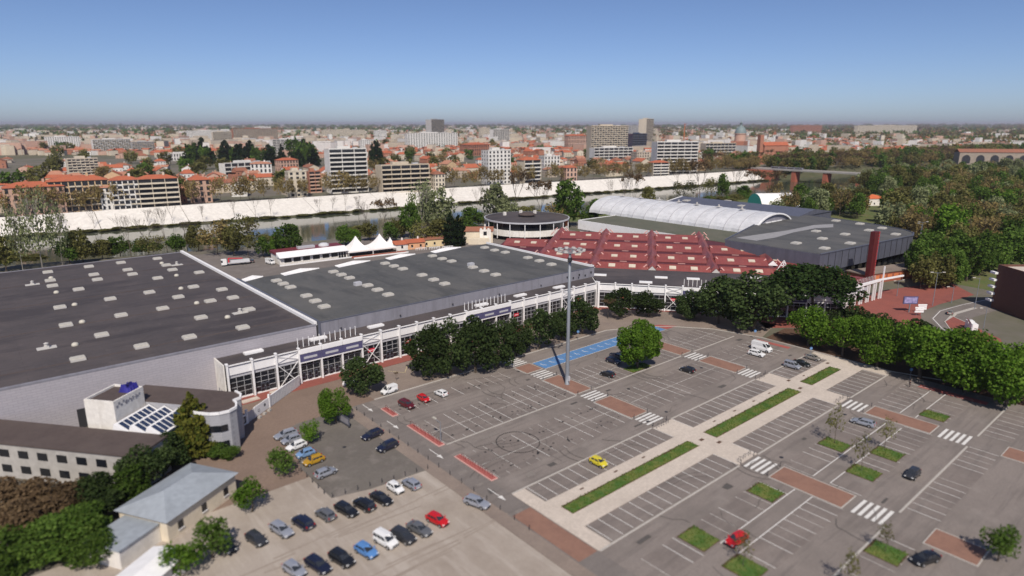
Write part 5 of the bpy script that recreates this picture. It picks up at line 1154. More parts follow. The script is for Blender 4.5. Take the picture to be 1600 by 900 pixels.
def block(label, u0, u1, vt, vb, wall='cream', style='windows', depth=13, yaw=-6, floors=None, bays=None, roof='flat', cat='apartment block', z=CITY_Z, name='apartment_block', band='slab'):
    um = (u0 + u1) / 2; p = spot(um, vb, z); az = math.atan2(p[1], p[0]); ya = R(yaw)
    wpx = (u1 - u0) * px_at(p)
    s, c = abs(math.sin(az - ya)), abs(math.cos(az - ya))
    w = max(8.0, (wpx - depth * c) / max(s, .3)); h = max(6.0, top_z(um, vt, p) - z)
    t = thing(name, label, cat, (p[0], p[1], z), ya)
    x0, x1 = -w / 2, w / 2
    reserved.append((p[0], p[1] + depth / 2, max(w, depth) * .62))
    fl = floors or max(2, round(h / 3.0)); fh = h / fl; nb = bays or max(3, round(w / 4.2)); bw = w / nb
    Wm = WALLS.get(wall) or M[wall]
    MB().box(x0, 0, 0, x1, depth, h).build('wall', Wm, t)
    if roof == 'flat':
        MB().box(x0 + .3, .3, h + .01, x1 - .3, depth - .3, h + .15).build('roof', M['flatroof'], t)
        MB().box(x0 - .2, -.25, h + .02, x1 + .2, .28, h + .9).build('parapet', Wm, t)
        MB().box(-w * .22, depth * .35, h + .16, w * .12, depth * .75, h + 2.6).build('lift_housing', Wm, t)
        MB().box(w * .2, depth * .3, h + .16, w * .32, depth * .5, h + 1.6).build('roof_plant', M['greypanel'], t)
    else:
        e = .7; rh = min(4.0, depth * .2); q = MB(); rx = min(depth / 2, w * .3)
        q.face([(x0 - e, -e, h), (x1 + e, -e, h), (x1 - rx, depth / 2, h + rh), (x0 + rx, depth / 2, h + rh)]); q.face([(x1 + e, depth + e, h), (x0 - e, depth + e, h), (x0 + rx, depth / 2, h + rh), (x1 - rx, depth / 2, h + rh)])
        q.face([(x0 - e, depth + e, h), (x0 - e, -e, h), (x0 + rx, depth / 2, h + rh)]); q.face([(x1 + e, -e, h), (x1 + e, depth + e, h), (x1 - rx, depth / 2, h + rh)]); q.face([(x0 - e, -e, h - .02), (x0 - e, depth + e, h - .02), (x1 + e, depth + e, h - .02), (x1 + e, -e, h - .02)])
        rf = q.build('roof', M[roof], t); MB().box(w * .15, depth * .4, h, w * .15 + 1.4, depth * .4 + 1, h + rh + 1.6).build('chimney', Wm, rf)
    for k in range(fl):
        z0 = k * fh
        if style in ('balcony', 'terrace'):
            off = 0
            MB().box(x0 + .3, -.06, z0 + .9, x1 - .3, -.02, z0 + fh - .35).build('window_band', M['shade'], t)
            d = 1.5 if style == 'balcony' else 1.2 + (fl - k) * .7
            b = MB().box(x0, -d, z0 - .12, x1, -.08, z0 + .1).box(x0, -d, z0 + .1, x1, -d + .18, z0 + 1.05); b.build('balcony', M[band] if band in M else WALLS[band], t)
        elif style == 'grid':
            q = MB(); q2 = MB()
            for i in range(nb):
                a = x0 + i * bw; q.box(a + .35, -.08, z0 + .8, a + bw - .35, -.02, z0 + fh - .5)
                if (i + k) % 3: q2.box(a + .2, -.8, z0 + .1, a + bw - .2, -.1, z0 + .95)
            tag(q.build('window_row', M['shade'], t), kind='stuff'); tag(q2.build('balcony_row', WALLS['cream'], t), kind='stuff')
        else:
            q = MB()
            for i in range(nb):
                a = x0 + i * bw + bw * .28; q.box(a, -.07, z0 + .9, a + bw * .44, -.02, z0 + fh - .6)
            nd = max(2, int(depth / 4))
            for i in range(nd):
                a = depth * (i + .5) / nd - .6; q.box(x0 - .07, a, z0 + .9, x0 - .02, a + 1.2, z0 + fh - .6)
            tag(q.build('window_row', M['shade'], t), kind='stuff')
    if style in ('balcony', 'terrace'):
        q = MB(); nf = max(2, nb // 2)
        for i in range(nf + 1):
            a = x0 + i * w / nf; q.box(a - .15, -1.6, 0, a + .15, -.09, h)
        q.build('party_fin', Wm, t)
    return t
B_ = block
B_('white ten-storey apartment block with continuous balconies on the quay', 516, 578, 233, 301, 'white', 'balcony', 14, -8, 10, bays=6)
B_('stepped apartment block with deep beige terraces on the quay', 594, 676, 258, 300, 'sand', 'terrace', 16, -10, 6, band='sand')
B_('long white slab block below the chequered tower', 637, 718, 208, 232, 'white', 'windows', 14, -2, 11, bays=20)
B_('grey and white chequered tower rising above the white slab', 671, 699, 187, 226, 'grey', 'grid', 20, 20, 20, bays=8)
B_('small white block beside the dark conifers', 563, 581, 219, 240, 'white', 'windows', 12, -5)
B_('white apartment block with balcony bands beyond the conifers', 428, 477, 218, 241, 'white', 'balcony', 13, 6)
B_('brick-coloured apartment row near the left skyline', 370, 432, 201, 222, 'brick', 'balcony', 14, 0, band='cream')
B_('white tower block standing over the brick-coloured row', 401, 424, 198, 216, 'white', 'windows', 14, 0)
B_('long low beige slab on the left skyline', 507, 571, 203, 216, 'cream', 'windows', 14, 0)
B_('cubic white block right of the long beige slab', 586, 606, 204, 218, 'white', 'windows', 16, 0)
B_('cream six-storey block with small windows beside the brick one', 452, 483, 268, 308, 'cream', 'windows', 12, -8, 6)
B_('narrow brick apartment block with balconies near the quay', 482, 505, 268, 301, 'brick', 'balcony', 14, -8, 6, band='pink')
B_('long white school-like block with strip windows', 354, 423, 254, 273, 'white', 'balcony', 13, 10, 3)
B_('broad quay block with bright red tiled roof at the far left', 96, 163, 282, 331, 'ochre', 'grid', 16, -5, 5, bays=9, roof='tile')
B_('white block with red roof and separate small balconies on the quay', 184, 219, 281, 328, 'white', 'grid', 13, -6, 6, bays=5, roof='tile')
B_('cream block with red roof and continuous balconies on the quay', 227, 278, 279, 325, 'cream', 'balcony', 13, -6, 6, roof='tile', band='cream')
B_('blurred dark red house block at the left edge', 28, 92, 292, 336, 'pink', 'windows', 16, -5, 4, roof='tile')
B_('narrow pale block squeezed between two quay blocks', 163, 181, 293, 329, 'white', 'windows', 12, -6, 4, roof='tile2')
B_('white slab beyond the park at the left', 155, 200, 218, 240, 'white', 'grid', 14, 4)
B_('grey slab right of the white park slab', 212, 240, 222, 240, 'grey', 'grid', 14, 0)
B_('stepped cream block behind the red roofed quay block', 116, 152, 248, 282, 'cream', 'grid', 16, 0)
B_('low white terrace beside the dark park trees', 263, 306, 240, 251, 'white', 'windows', 12, 0, 2)
B_('pink four-storey house row near the quay', 303, 332, 281, 317, 'pink', 'windows', 12, -6, 4, roof='tile')
B_('white eight-storey block with side balconies right of the terraces', 758, 804, 235, 288, 'white', 'windows', 15, -10, 9)
B_('cream balcony block with red hipped roof behind the riverside willow', 813, 850, 250, 287, 'cream', 'balcony', 14, -10, 6, roof='tile')
B_('cubic bright white block among red roofs', 846, 879, 244, 267, 'white', 'windows', 16, -16, 4)
B_('large public building with wide red roof behind the houses', 726, 772, 226, 243, 'brick', 'windows', 30, 0, 3, roof='tile')
B_('white block with roof terrace on the centre skyline', 768, 798, 202, 224, 'white', 'balcony', 16, 0)
B_('cream tower left of the white skyline block', 750, 767, 200, 219, 'cream', 'windows', 14, 0)
B_('huge beige slab with a grid of balconies', 920, 983, 197, 252, 'sand', 'grid', 18, -22, 18, bays=14)
B_('white L-shaped block at the foot of the huge beige slab', 925, 991, 231, 254, 'white', 'balcony', 15, -18, 5)
B_('dark blue glass office block below the tower', 984, 1012, 209, 238, 'glassblue', 'balcony', 18, -18, 8, band='slate')
tt = B_('slim two-tone tower, dark blue and cream, on the skyline', 1003, 1025, 186, 230, 'cream', 'grid', 22, 10, 20)
_v = [v.co for v in tt.children[0].data.vertices]; _x0, _x1, _h = min(v.x for v in _v), max(v.x for v in _v), max(v.z for v in _v)
MB().box(_x0 - .4, -1.0, 0, _x0 + (_x1 - _x0) * .42, 22.4, _h - 3).build('blue_glass_half', M['glassblue'], tt)
B_('long balcony block with deep shadows above the quay trees', 1022, 1090, 222, 273, 'white', 'balcony', 15, -28, 10)
B_('beige windowless-sided block left of the long balcony block', 990, 1018, 238, 262, 'beige', 'windows', 16, -20, 6)
B_('cream quay block with red roof in front of the long balcony block', 1016, 1047, 254, 276, 'cream', 'balcony', 12, -24, 5, roof='tile')
B_('pale office block behind the tower', 983, 1003, 197, 214, 'grey', 'windows', 16, 0)
B_('long beige public building right of the balcony block', 1100, 1150, 224, 242, 'sand', 'balcony', 18, -24, 4)
B_('pink brick block near the right skyline', 1241, 1282, 196, 209, 'brick', 'windows', 18, 0)
B_('long cream block on the blurred right skyline', 1352, 1425, 196, 210, 'cream', 'windows', 18, 0)
B_('blurred pale slab at the left skyline', 82, 120, 214, 236, 'white', 'windows', 16, 0)
B_('white low house with blank wall beside the cypress park', 395, 424, 256, 278, 'white', 'windows', 12, -20, 3, roof='tile2')
B_('brick school building with red roof left of the white tower block', 205 + 232, 470, 250, 268, 'pink', 'windows', 14, 8, 3, roof='tile')
B_('pale cream block beside the terraced block', 676, 700, 272, 298, 'cream', 'windows', 12, -8, 4, roof='tile3')
B_('pink gabled building among the red roofs in the centre', 880, 906, 262, 284, 'pink', 'windows', 12, -14, 3, roof='tile')
B_('long pink-walled school with red roof below the beige slab', 885, 920, 212, 236, 'pink', 'windows', 16, -10, 4, roof='tile')
B_('white slab beyond the left park', 300, 352, 204, 222, 'white', 'windows', 14, 0)
B_('tall white block near the left skyline', 336, 362, 206, 226, 'cream', 'grid', 14, 0)
# churches
def at_dist(u, D, z=CITY_Z):
    x = (u - 800) / FPX; a = YAW - math.atan2(x, math.cos(PITCH) + .25 * math.sin(PITCH)); return (D * math.cos(a), D * math.sin(a))
p = at_dist(1158, 1450); ch = thing('domed_church', 'brick church with tall grey-green dome and lantern on the right skyline', 'church', (*p, CITY_Z), R(20))
MB().box(-22, -12, 0, 22, 14, 24).build('wall', WALLS['brick'], ch); MB().lathe([(11, 24), (11, 38), (12, 38), (12, 39.5)], 20).build('drum', WALLS['pink'], ch)
MB().lathe([(11.6, 39.5), (11, 44), (8.6, 49.5), (5, 53), (2.2, 54.5), (2.2, 59), (3, 59.2), (1.6, 61.5), (.25, 63), (.2, 67), (.01, 67)], 20).build('dome', mat('copper_dome', (.17, .22, .22), .6, .1, .2), ch, True)
p = at_dist(1212, 1250); ch2 = thing('brick_church', 'long brick church with square tower right of the dome', 'church', (*p, CITY_Z), R(-25))
MB().box(-24, -8, 0, 24, 8, 22).build('wall', WALLS['brick'], ch2); q = MB(); q.face([(-25, -9, 22), (25, -9, 22), (25, 0, 28), (-25, 0, 28)]); q.face([(25, 9, 22), (-25, 9, 22), (-25, 0, 28), (25, 0, 28)]); q.build('roof', M['tile'], ch2)
MB().box(-31, -4.5, 0, -24.1, 4.5, 40).build('tower', WALLS['brick'], ch2); MB().lathe([(4.6, 40), (.01, 47)], 4).build('spire', M['tile3'], ch2)
p = at_dist(1100 - 30, 1700); cr = thing('tower_crane', 'orange tower crane on the skyline right of the tower', 'crane', (*p, CITY_Z), R(30))
M['crane'] = mat('crane_orange', (.5, .14, .04), .6); MB().bar((0, 0, 0), (0, 0, 58), 1.8).build('mast', M['crane'], cr); MB().bar((-14, 0, 58), (44, 0, 58), 1.4).build('jib', M['crane'], cr)
# arcaded building at the right edge and the bridge
p = spot(1575, 258, 0); ac_ = thing('arcaded_building', 'long pale building with big dark arches, out of focus at the right edge', 'building', (*p, 0), R(-50)); WALLS['arc'] = mat('dull_stone', (.30, .25, .2), .9, .15, .2)
MB().box(-70, 0, -6, 60, 18, 19).build('wall', WALLS['arc'], ac_); q = MB(); q.face([(-71, -1, 19), (61, -1, 19), (61, 9, 24), (-71, 9, 24)]); q.face([(61, 19, 19), (-71, 19, 19), (-71, 9, 24), (61, 9, 24)]); q.build('roof', M['tile3'], ac_)
for i in range(6):
    q = MB(); xs_ = -60 + i * 20; q.face([(xs_ + 6 * math.cos(t), -.1, 9 + 6 * math.sin(t)) for t in [math.pi * k / 8 for k in range(9)]] + [(xs_ - 6, -.1, 2), (xs_ + 6, -.1, 2)]); q.build('arch_opening', M['shade'], ac_)
bg_ = thing('river_bridge', 'pale concrete bridge with red brick abutment crossing towards the wood', 'bridge', (783, 276, 0))
MB().box(-7, 0, 5.9, 7, 166, 6.8).build('deck', M['concrete'], bg_)
for s_ in (-7.2, 6.9): MB().box(s_, 0, 6.81, s_ + .3, 166, 7.9).build('parapet', M['concrete'], bg_)
for y in (34, 72, 110): MB().prism([(-6, y - 2.5), (0, y - 3.5), (6, y - 2.5), (6, y + 2.5), (0, y + 3.5), (-6, y + 2.5)], -8.4, 5.88).build('pier', M['redbrick'], bg_)
MB().box(-14, 136, -8.4, 9, 168, 5.58).build('abutment', M['redbrick'], bg_)
for z in (-1.0,): MB().face([(-14.05, 152 + 5 * math.cos(t), z + 5 * math.sin(t)) for t in [math.pi * k / 8 for k in range(9)]] + [(-14.05, 147, -6), (-14.05, 157, -6)]).build('arch_opening', M['shade'], bg_)
for i, (x, y) in enumerate(((742, 300), (752, 287), (760, 272), (735, 284), (765, 285), (728, 296), (748, 270), (758, 262))): tree(('wood_olive', 'plane', 'wood_green', 'sparse_olive')[i % 4], x, y, -3 if y > 280 else 0, 9 + i % 3, 10, ordn[i] + ' small tree before the bridge piers, counted from the water', 'bridge_tree', 'trees before the bridge')
tr_ = thing('tram', 'long dark tram crossing the bridge', 'tram', (779, 376, 6.81)); 
for k in range(4):
    MB().box(-1.3, k * 10, .4, 1.3, k * 10 + 9.6, 3.4).build('carriage', M['bandgrey'], tr_); MB().box(-1.34, k * 10 + .6, 1.6, -1.31, k * 10 + 9, 2.8).build('window_band', M['glass'], tr_)
oh = house('park_restaurant', 'low park building with bright orange roof among the trees', *spot(1330, 322, 0), 26, 12, 4.5, 2.2, 'whitewall', 'orangeroof', R(-35), 'building', True, 4, False) if 'orangeroof' in M else None
M['orangeroof'] = mat('orange_roof', (.55, .13, .045), .7, .12, .3)
oh = house('park_restaurant', 'low park building with bright orange roof among the trees', *spot(1330, 322, 0), 30, 12, 5.5, 2.6, 'whitewall', 'orangeroof', R(-35), 'building', True, 4, False)
house('park_kiosk', 'small kiosk with red pyramid roof behind the tunnel tent', *spot(1272, 328, 0), 8, 8, 4.5, 3.0, 'whitewall', 'redroof', R(-30), 'kiosk', True, 2, False)
for i, u in enumerate((1243, 1258)): 
    p = spot(u, 327, 0); pagoda(p[0], p[1], 9, ('left', 'right')[i] + ' small white pagoda tent behind the tunnel tent', 2.2)

# ---- generic town houses: a few shared shapes, own wall and roof colours
def house_mesh(i):
    r = random.Random(300 + i); w = r.uniform(11, 20); d = r.uniform(10, 15); h = r.choice((5, 6.5, 7, 8, 9.5)); rh = d * r.uniform(.2, .28); q = MB(); e = .5
    q.box(-w / 2, -d / 2, 0, w / 2, d / 2, h, 0)
    hip = i % 3 == 0; rx = w * .28 if hip else -e
    y0, y1, x0, x1 = -d / 2 - e, d / 2 + e, -w / 2 - e, w / 2 + e
    q.face([(x0, y0, h), (x1, y0, h), (w / 2 - rx, 0, h + rh), (-w / 2 + rx, 0, h + rh)], 1); q.face([(x1, y1, h), (x0, y1, h), (-w / 2 + rx, 0, h + rh), (w / 2 - rx, 0, h + rh)], 1)
    if hip: q.face([(x0, y1, h), (x0, y0, h), (-w / 2 + rx, 0, h + rh)], 1); q.face([(x1, y0, h), (x1, y1, h), (w / 2 - rx, 0, h + rh)], 1)
    else: q.face([(-w / 2, -d / 2, h), (-w / 2, d / 2, h), (-w / 2, 0, h + rh)], 0); q.face([(w / 2, d / 2, h), (w / 2, -d / 2, h), (w / 2, 0, h + rh)], 0)
    if i % 2:      # lower wing
        q.box(w / 2, -d / 2 + 1, 0, w / 2 + 5, d / 2 - 2, h * .6, 0); q.face([(w / 2, -d / 2 + .6, h * .6), (w / 2 + 5.4, -d / 2 + .6, h * .6), (w / 2 + 5.4, d / 2 - 1.6, h * .6 + 1.6), (w / 2, d / 2 - 1.6, h * .6 + 1.6)], 1)
    q.box(w * .2, -.4, h, w * .2 + .9, .4, h + rh + 1.3, 0)
    for zf in ([1.0, 3.9] if h > 5 else [1.0]):
        n = max(2, int(w / 3.4))
        for k in range(n):
            a = -w / 2 + w * (k + .5) / n
            for s in (-1, 1): q.box(a - .5, min(s * d / 2, s * (d / 2 + .05)), zf, a + .5, max(s * d / 2, s * (d / 2 + .05)), zf + 1.4, 2)
        for s in (-1, 1):
            for b in (-d * .22, d * .22): q.box(min(s * w / 2, s * (w / 2 + .05)), b - .5, zf, max(s * w / 2, s * (w / 2 + .05)), b + .5, zf + 1.4, 2)
    return q.mesh('town_house', [WALLS['cream'], M['tile'], M['shade']]), max(w, d)
HMS = [house_mesh(i) for i in range(14)]
rh_ = random.Random(77); houses = []
def dike_v(u): return np.interp(u, [0, 110, 300, 500, 700, 900, 1020, 1155, 1230], [345, 335, 322, 306, 293, 283, 276, 268, 258])
tries = 0
while len(houses) < 298 and tries < 20000:
    tries += 1; u = rh_.uniform(-25, 1200)
    vb = dike_v(u) - 5; v = vb - (vb - 238) * rh_.random() ** 1.1
    if v > vb: continue
    p = spot(u, v, CITY_Z); me, sz = HMS[rh_.randrange(14)]
    if p[1] < np.interp(p[0], list(sorted(DTOP)), [DTOP[k] for k in sorted(DTOP)]) + 14: continue
    if any((p[0] - a) ** 2 + (p[1] - b) ** 2 < (rr + sz * .45) ** 2 for a, b, rr in reserved): continue
    if any((p[0] - a) ** 2 + (p[1] - b) ** 2 < (sz * .56) ** 2 for a, b in houses): continue
    if 290 < u < 500 and 240 < v < 262: continue
    houses.append(p)
    wn = rh_.choice(['cream', 'cream', 'white', 'white', 'pink', 'ochre', 'beige', 'sand', 'brick']); rn = rh_.choice(['tile', 'tile', 'tile2', 'tile3'])
    rt = {'tile': 'terracotta', 'tile2': 'faded pinkish', 'tile3': 'brownish'}[rn]
    o = link('town_house', me, None, (p[0], p[1], CITY_Z), R(rh_.choice((0, 90, 180, 270)) - 8 + rh_.gauss(0, 9))); o.scale = (1, 1, rh_.uniform(.85, 1.35))
    repaint(o, WALLS[wn], 0); repaint(o, M[rn], 1)
    tag(o, wn + ' walled house with ' + rt + ' tiled roof in the quarter across the river', 'house', 'small houses across the river, ' + wn + ' with ' + rt + ' roof')
# town trees, individually
def town_tree(k, u, v, w, h, label, group): 
    p = spot(u, v, CITY_Z)
    tree_px(k, u, v, w, h, label, z=CITY_Z, name='town_tree', group=group)
for i in range(46):
    u = rh_.uniform(292, 500); town_tree('conifer' if i % 3 else 'far_tree', u, 262 - abs(u - 400) * .02 - rh_.uniform(0, 12), rh_.uniform(12, 22), rh_.uniform(18, 30), 'dark tree in the park behind the red roofs' if i % 3 == 0 else 'dark pointed conifer in the park behind the red roofs', 'leafy park trees' if i % 3 == 0 else 'park conifers')
    if 'tile' and i < 10: town_tree('conifer', rh_.uniform(582, 596), rh_.uniform(246, 262), 12, 26, 'dark pointed conifer beside the white ten-storey block', 'conifers by the white block')
for i in range(95):
    u = rh_.uniform(0, 1200); vb = dike_v(u) - 12; v = rh_.uniform(228, vb); p = spot(u, v, CITY_Z)
    if any((p[0] - a) ** 2 + (p[1] - b) ** 2 < (rr) ** 2 for a, b, rr in reserved): continue
    s = .5 + (v - 220) / 90; k = rh_.choice(['far_tree', 'far_olive', 'plane', 'far_olive'])
    town_tree(k, u, v, 20 * s, 18 * s, {'far_tree': 'green', 'far_olive': 'olive', 'plane': 'brown budding'}[k] + ' garden tree between the town houses', {'far_tree': 'green', 'far_olive': 'olive', 'plane': 'brown'}[k] + ' garden trees in town')
gr_ = random.Random(31); gi = 0
dk_, dv_ = list(sorted(DTOP)), [DTOP[k] for k in sorted(DTOP)]
for row, (off, st_) in enumerate(((-9, 12), (9, 12), (24, 14), (46, 18), (80, 24), (130, 34), (200, 48))):
    x = 812.0 if off < 20 else 770.0
    while x < (1500 if row < 2 else 1750):
        x += st_ * gr_.uniform(.7, 1.3); y = np.interp(x, dk_, dv_) + off + gr_.uniform(-5, 5); h = gr_.uniform(15, 21); gi += 1
        if gi > 295: break
        k = gr_.choice(['plane', 'far_olive', 'plane', 'far_tree', 'russet']); nm = {'plane': 'brown budding', 'far_olive': 'olive green', 'far_tree': 'green', 'russet': 'reddish bare-twigged'}[k]
        tree(k, x, y, CITY_Z if off > 0 else -1.5, h, h * gr_.uniform(.85, 1.2), nm + ' tree in the long grove on the far bank right of the bridge', 'grove_tree', nm + ' trees of the far bank grove')
for i in range(60):
    x = gr_.uniform(560, 980)
    y = np.interp(x, list(NEAR), list(NEAR.values())) - gr_.uniform(17, 75); k = gr_.choice(['wood_olive', 'wood_green', 'plane', 'wood_silver', 'wood_dark'])
    if 1170 < proj(x, y, 0)[0] < 1350: continue
    nm = {'plane': 'brown budding', 'wood_olive': 'olive green', 'wood_green': 'leafy green', 'wood_silver': 'silvery', 'wood_dark': 'dark green'}[k]; h = gr_.uniform(15, 22)
    tree(k, x, y, 0, h, h * gr_.uniform(.75, 1.0), nm + ' tree on the near bank around the bridge head', 'bankside_tree', nm + ' trees by the bridge head')
# ---- everything farther: one town and one wood that read as a mass
rf_ = random.Random(9); q = MB(); cl = [WALLS['cream'], WALLS['white'], WALLS['pink'], WALLS['sand'], WALLS['grey'], M['tile'], M['tile2'], M['flatroof'], WALLS['brick']]
for i in range(9500):
    u = rf_.uniform(-60, 1660); v = 196.0 + 47 * rf_.random() ** 1.35
    p = spot(u, v, CITY_Z); D = math.hypot(*p)
    if any((p[0] - a) ** 2 + (p[1] - b) ** 2 < (rr + 8) ** 2 for a, b, rr in reserved): continue
    if p[1] < np.interp(p[0], list(sorted(DTOP)), [DTOP[k] for k in sorted(DTOP)]) + 30: continue
    if u > 1230 and rf_.random() < .6: continue
    big = rf_.random() < (.1 if D < 1700 else .24); w = rf_.uniform(14, 44) if big else rf_.uniform(8, 22); d = rf_.uniform(9, 16); h = rf_.uniform(10, 24) if big else rf_.uniform(5, 10)
    if D > 4000: w *= 1.7; d *= 1.5
    a = R(rf_.choice((0, 90)) + rf_.gauss(0, 14)); q.obox(p[0], p[1], CITY_Z, w, d, h, a, rf_.choice((0, 1, 2, 3, 0, 8) if not big else (0, 1, 1, 3, 3, 2)))
    if big: q.obox(p[0], p[1], CITY_Z + h, w * .96, d * .92, .4, a, 7)
    else:
        c, s = math.cos(a), math.sin(a); X = lambda x, y, z: (p[0] + x * c - y * s, p[1] + x * s + y * c, z); m = 5 if rf_.random() < .72 else 6; z = CITY_Z + h
        q.face([X(-w / 2 - .4, -d / 2 - .4, z), X(w / 2 + .4, -d / 2 - .4, z), X(w / 2 + .4, 0, z + 2.4), X(-w / 2 - .4, 0, z + 2.4)], m); q.face([X(w / 2 + .4, d / 2 + .4, z), X(-w / 2 - .4, d / 2 + .4, z), X(-w / 2 - .4, 0, z + 2.4), X(w / 2 + .4, 0, z + 2.4)], m)
tag(q.build('distant_town', cl), 'mass of tiny pale and red-roofed buildings spreading to the horizon', 'town', kind='stuff')
for nm, n_, mt, seed, vr in (('distant_wood', 3400, 'mid', 21, (197, 238)), ('distant_grove', 1900, 'brown', 22, (197, 238))):
    r6 = random.Random(seed); B = []; 
    for i in range(n_):
        u = r6.uniform(-60, 1660); v = vr[0] + (vr[1] - vr[0]) * r6.random() ** 1.4
        if nm == 'distant_grove' and r6.random() < .5: u = r6.uniform(1000, 1660)
        p = spot(u, v, CITY_Z); D = math.hypot(*p)
        if p[1] < np.interp(p[0], list(sorted(DTOP)), [DTOP[k] for k in sorted(DTOP)]) + 30: continue
        s = r6.uniform(5, 9) * (1.0 if D < 2500 else 1.0 + D / 5000); B.append(((p[0], p[1], CITY_Z + s * .75), (s * r6.uniform(.8, 1.9), s * r6.uniform(.8, 1.9), s * .8)))
    v_, f_ = leaves(B, 62000, 1.0, seed); 
    sc_ = np.clip(np.hypot(v_[:, 0], v_[:, 1]) / 900.0, 1, 6).reshape(-1, 4)[:, 0]; ctr = v_.reshape(-1, 4, 3).mean(1); vv = ((v_.reshape(-1, 4, 3) - ctr[:, None]) * (sc_ * 1.5)[:, None, None] + ctr[:, None]).reshape(-1, 3)
    tag(link(nm, quad_mesh(nm, vv, f_, LM[mt])), ('green' if mt == 'mid' else 'brown') + ' tree masses scattered through the far town to the horizon', 'wood', kind='stuff')
# ================================================================== vehicles
CARS = {
 'hatchback': dict(L=4.0, W=1.74, H=1.47, belt=.95, hood=.86, nose=.62, cab=(-1.9, -1.45, .15, .98), wr=.74, win=((.10, .36), (.40, .64), (.67, .93)), wb=(-1.22, 1.3), wrad=.31),
 'citycar': dict(L=3.55, W=1.64, H=1.49, belt=.96, hood=.88, nose=.66, cab=(-1.7, -1.22, .15, .9), wr=.72, win=((.12, .46), (.52, .92)), wb=(-1.12, 1.15), wrad=.29),
 'estate': dict(L=4.65, W=1.8, H=1.47, belt=.95, hood=.86, nose=.6, cab=(-2.2, -1.75, .2, 1.02), wr=.74, win=((.07, .3), (.34, .6), (.63, .93)), wb=(-1.35, 1.45), wrad=.32),
 'saloon': dict(L=4.5, W=1.78, H=1.43, belt=.94, hood=.86, nose=.6, cab=(-1.75, -1.0, .1, 1.0), wr=.72, win=((.14, .46), (.51, .92)), wb=(-1.3, 1.4), wrad=.32),
 'suv': dict(L=4.45, W=1.84, H=1.62, belt=1.03, hood=.98, nose=.75, cab=(-2.1, -1.75, .25, 1.05), wr=.76, win=((.08, .3), (.34, .6), (.63, .93)), wb=(-1.3, 1.4), wrad=.35),
 'minivan': dict(L=4.2, W=1.82, H=1.82, belt=1.05, hood=1.0, nose=.78, cab=(-2.06, -1.95, .45, 1.2), wr=.84, win=((.05, .33), (.37, .62), (.66, .93)), wb=(-1.3, 1.35), wrad=.32),
 'panelvan': dict(L=4.1, W=1.8, H=1.85, belt=1.05, hood=1.0, nose=.76, cab=(-2.02, -1.95, .4, 1.2), wr=.86, win=((.68, .93),), wb=(-1.3, 1.3), wrad=.31, norear=True),
 'bigvan': dict(L=5.6, W=2.05, H=2.55, belt=1.35, hood=1.3, nose=.95, cab=(-2.78, -2.72, 1.2, 2.1), wr=.92, win=((.79, .95),), wb=(-1.7, 1.9), wrad=.36, norear=True),
}
CM = {}
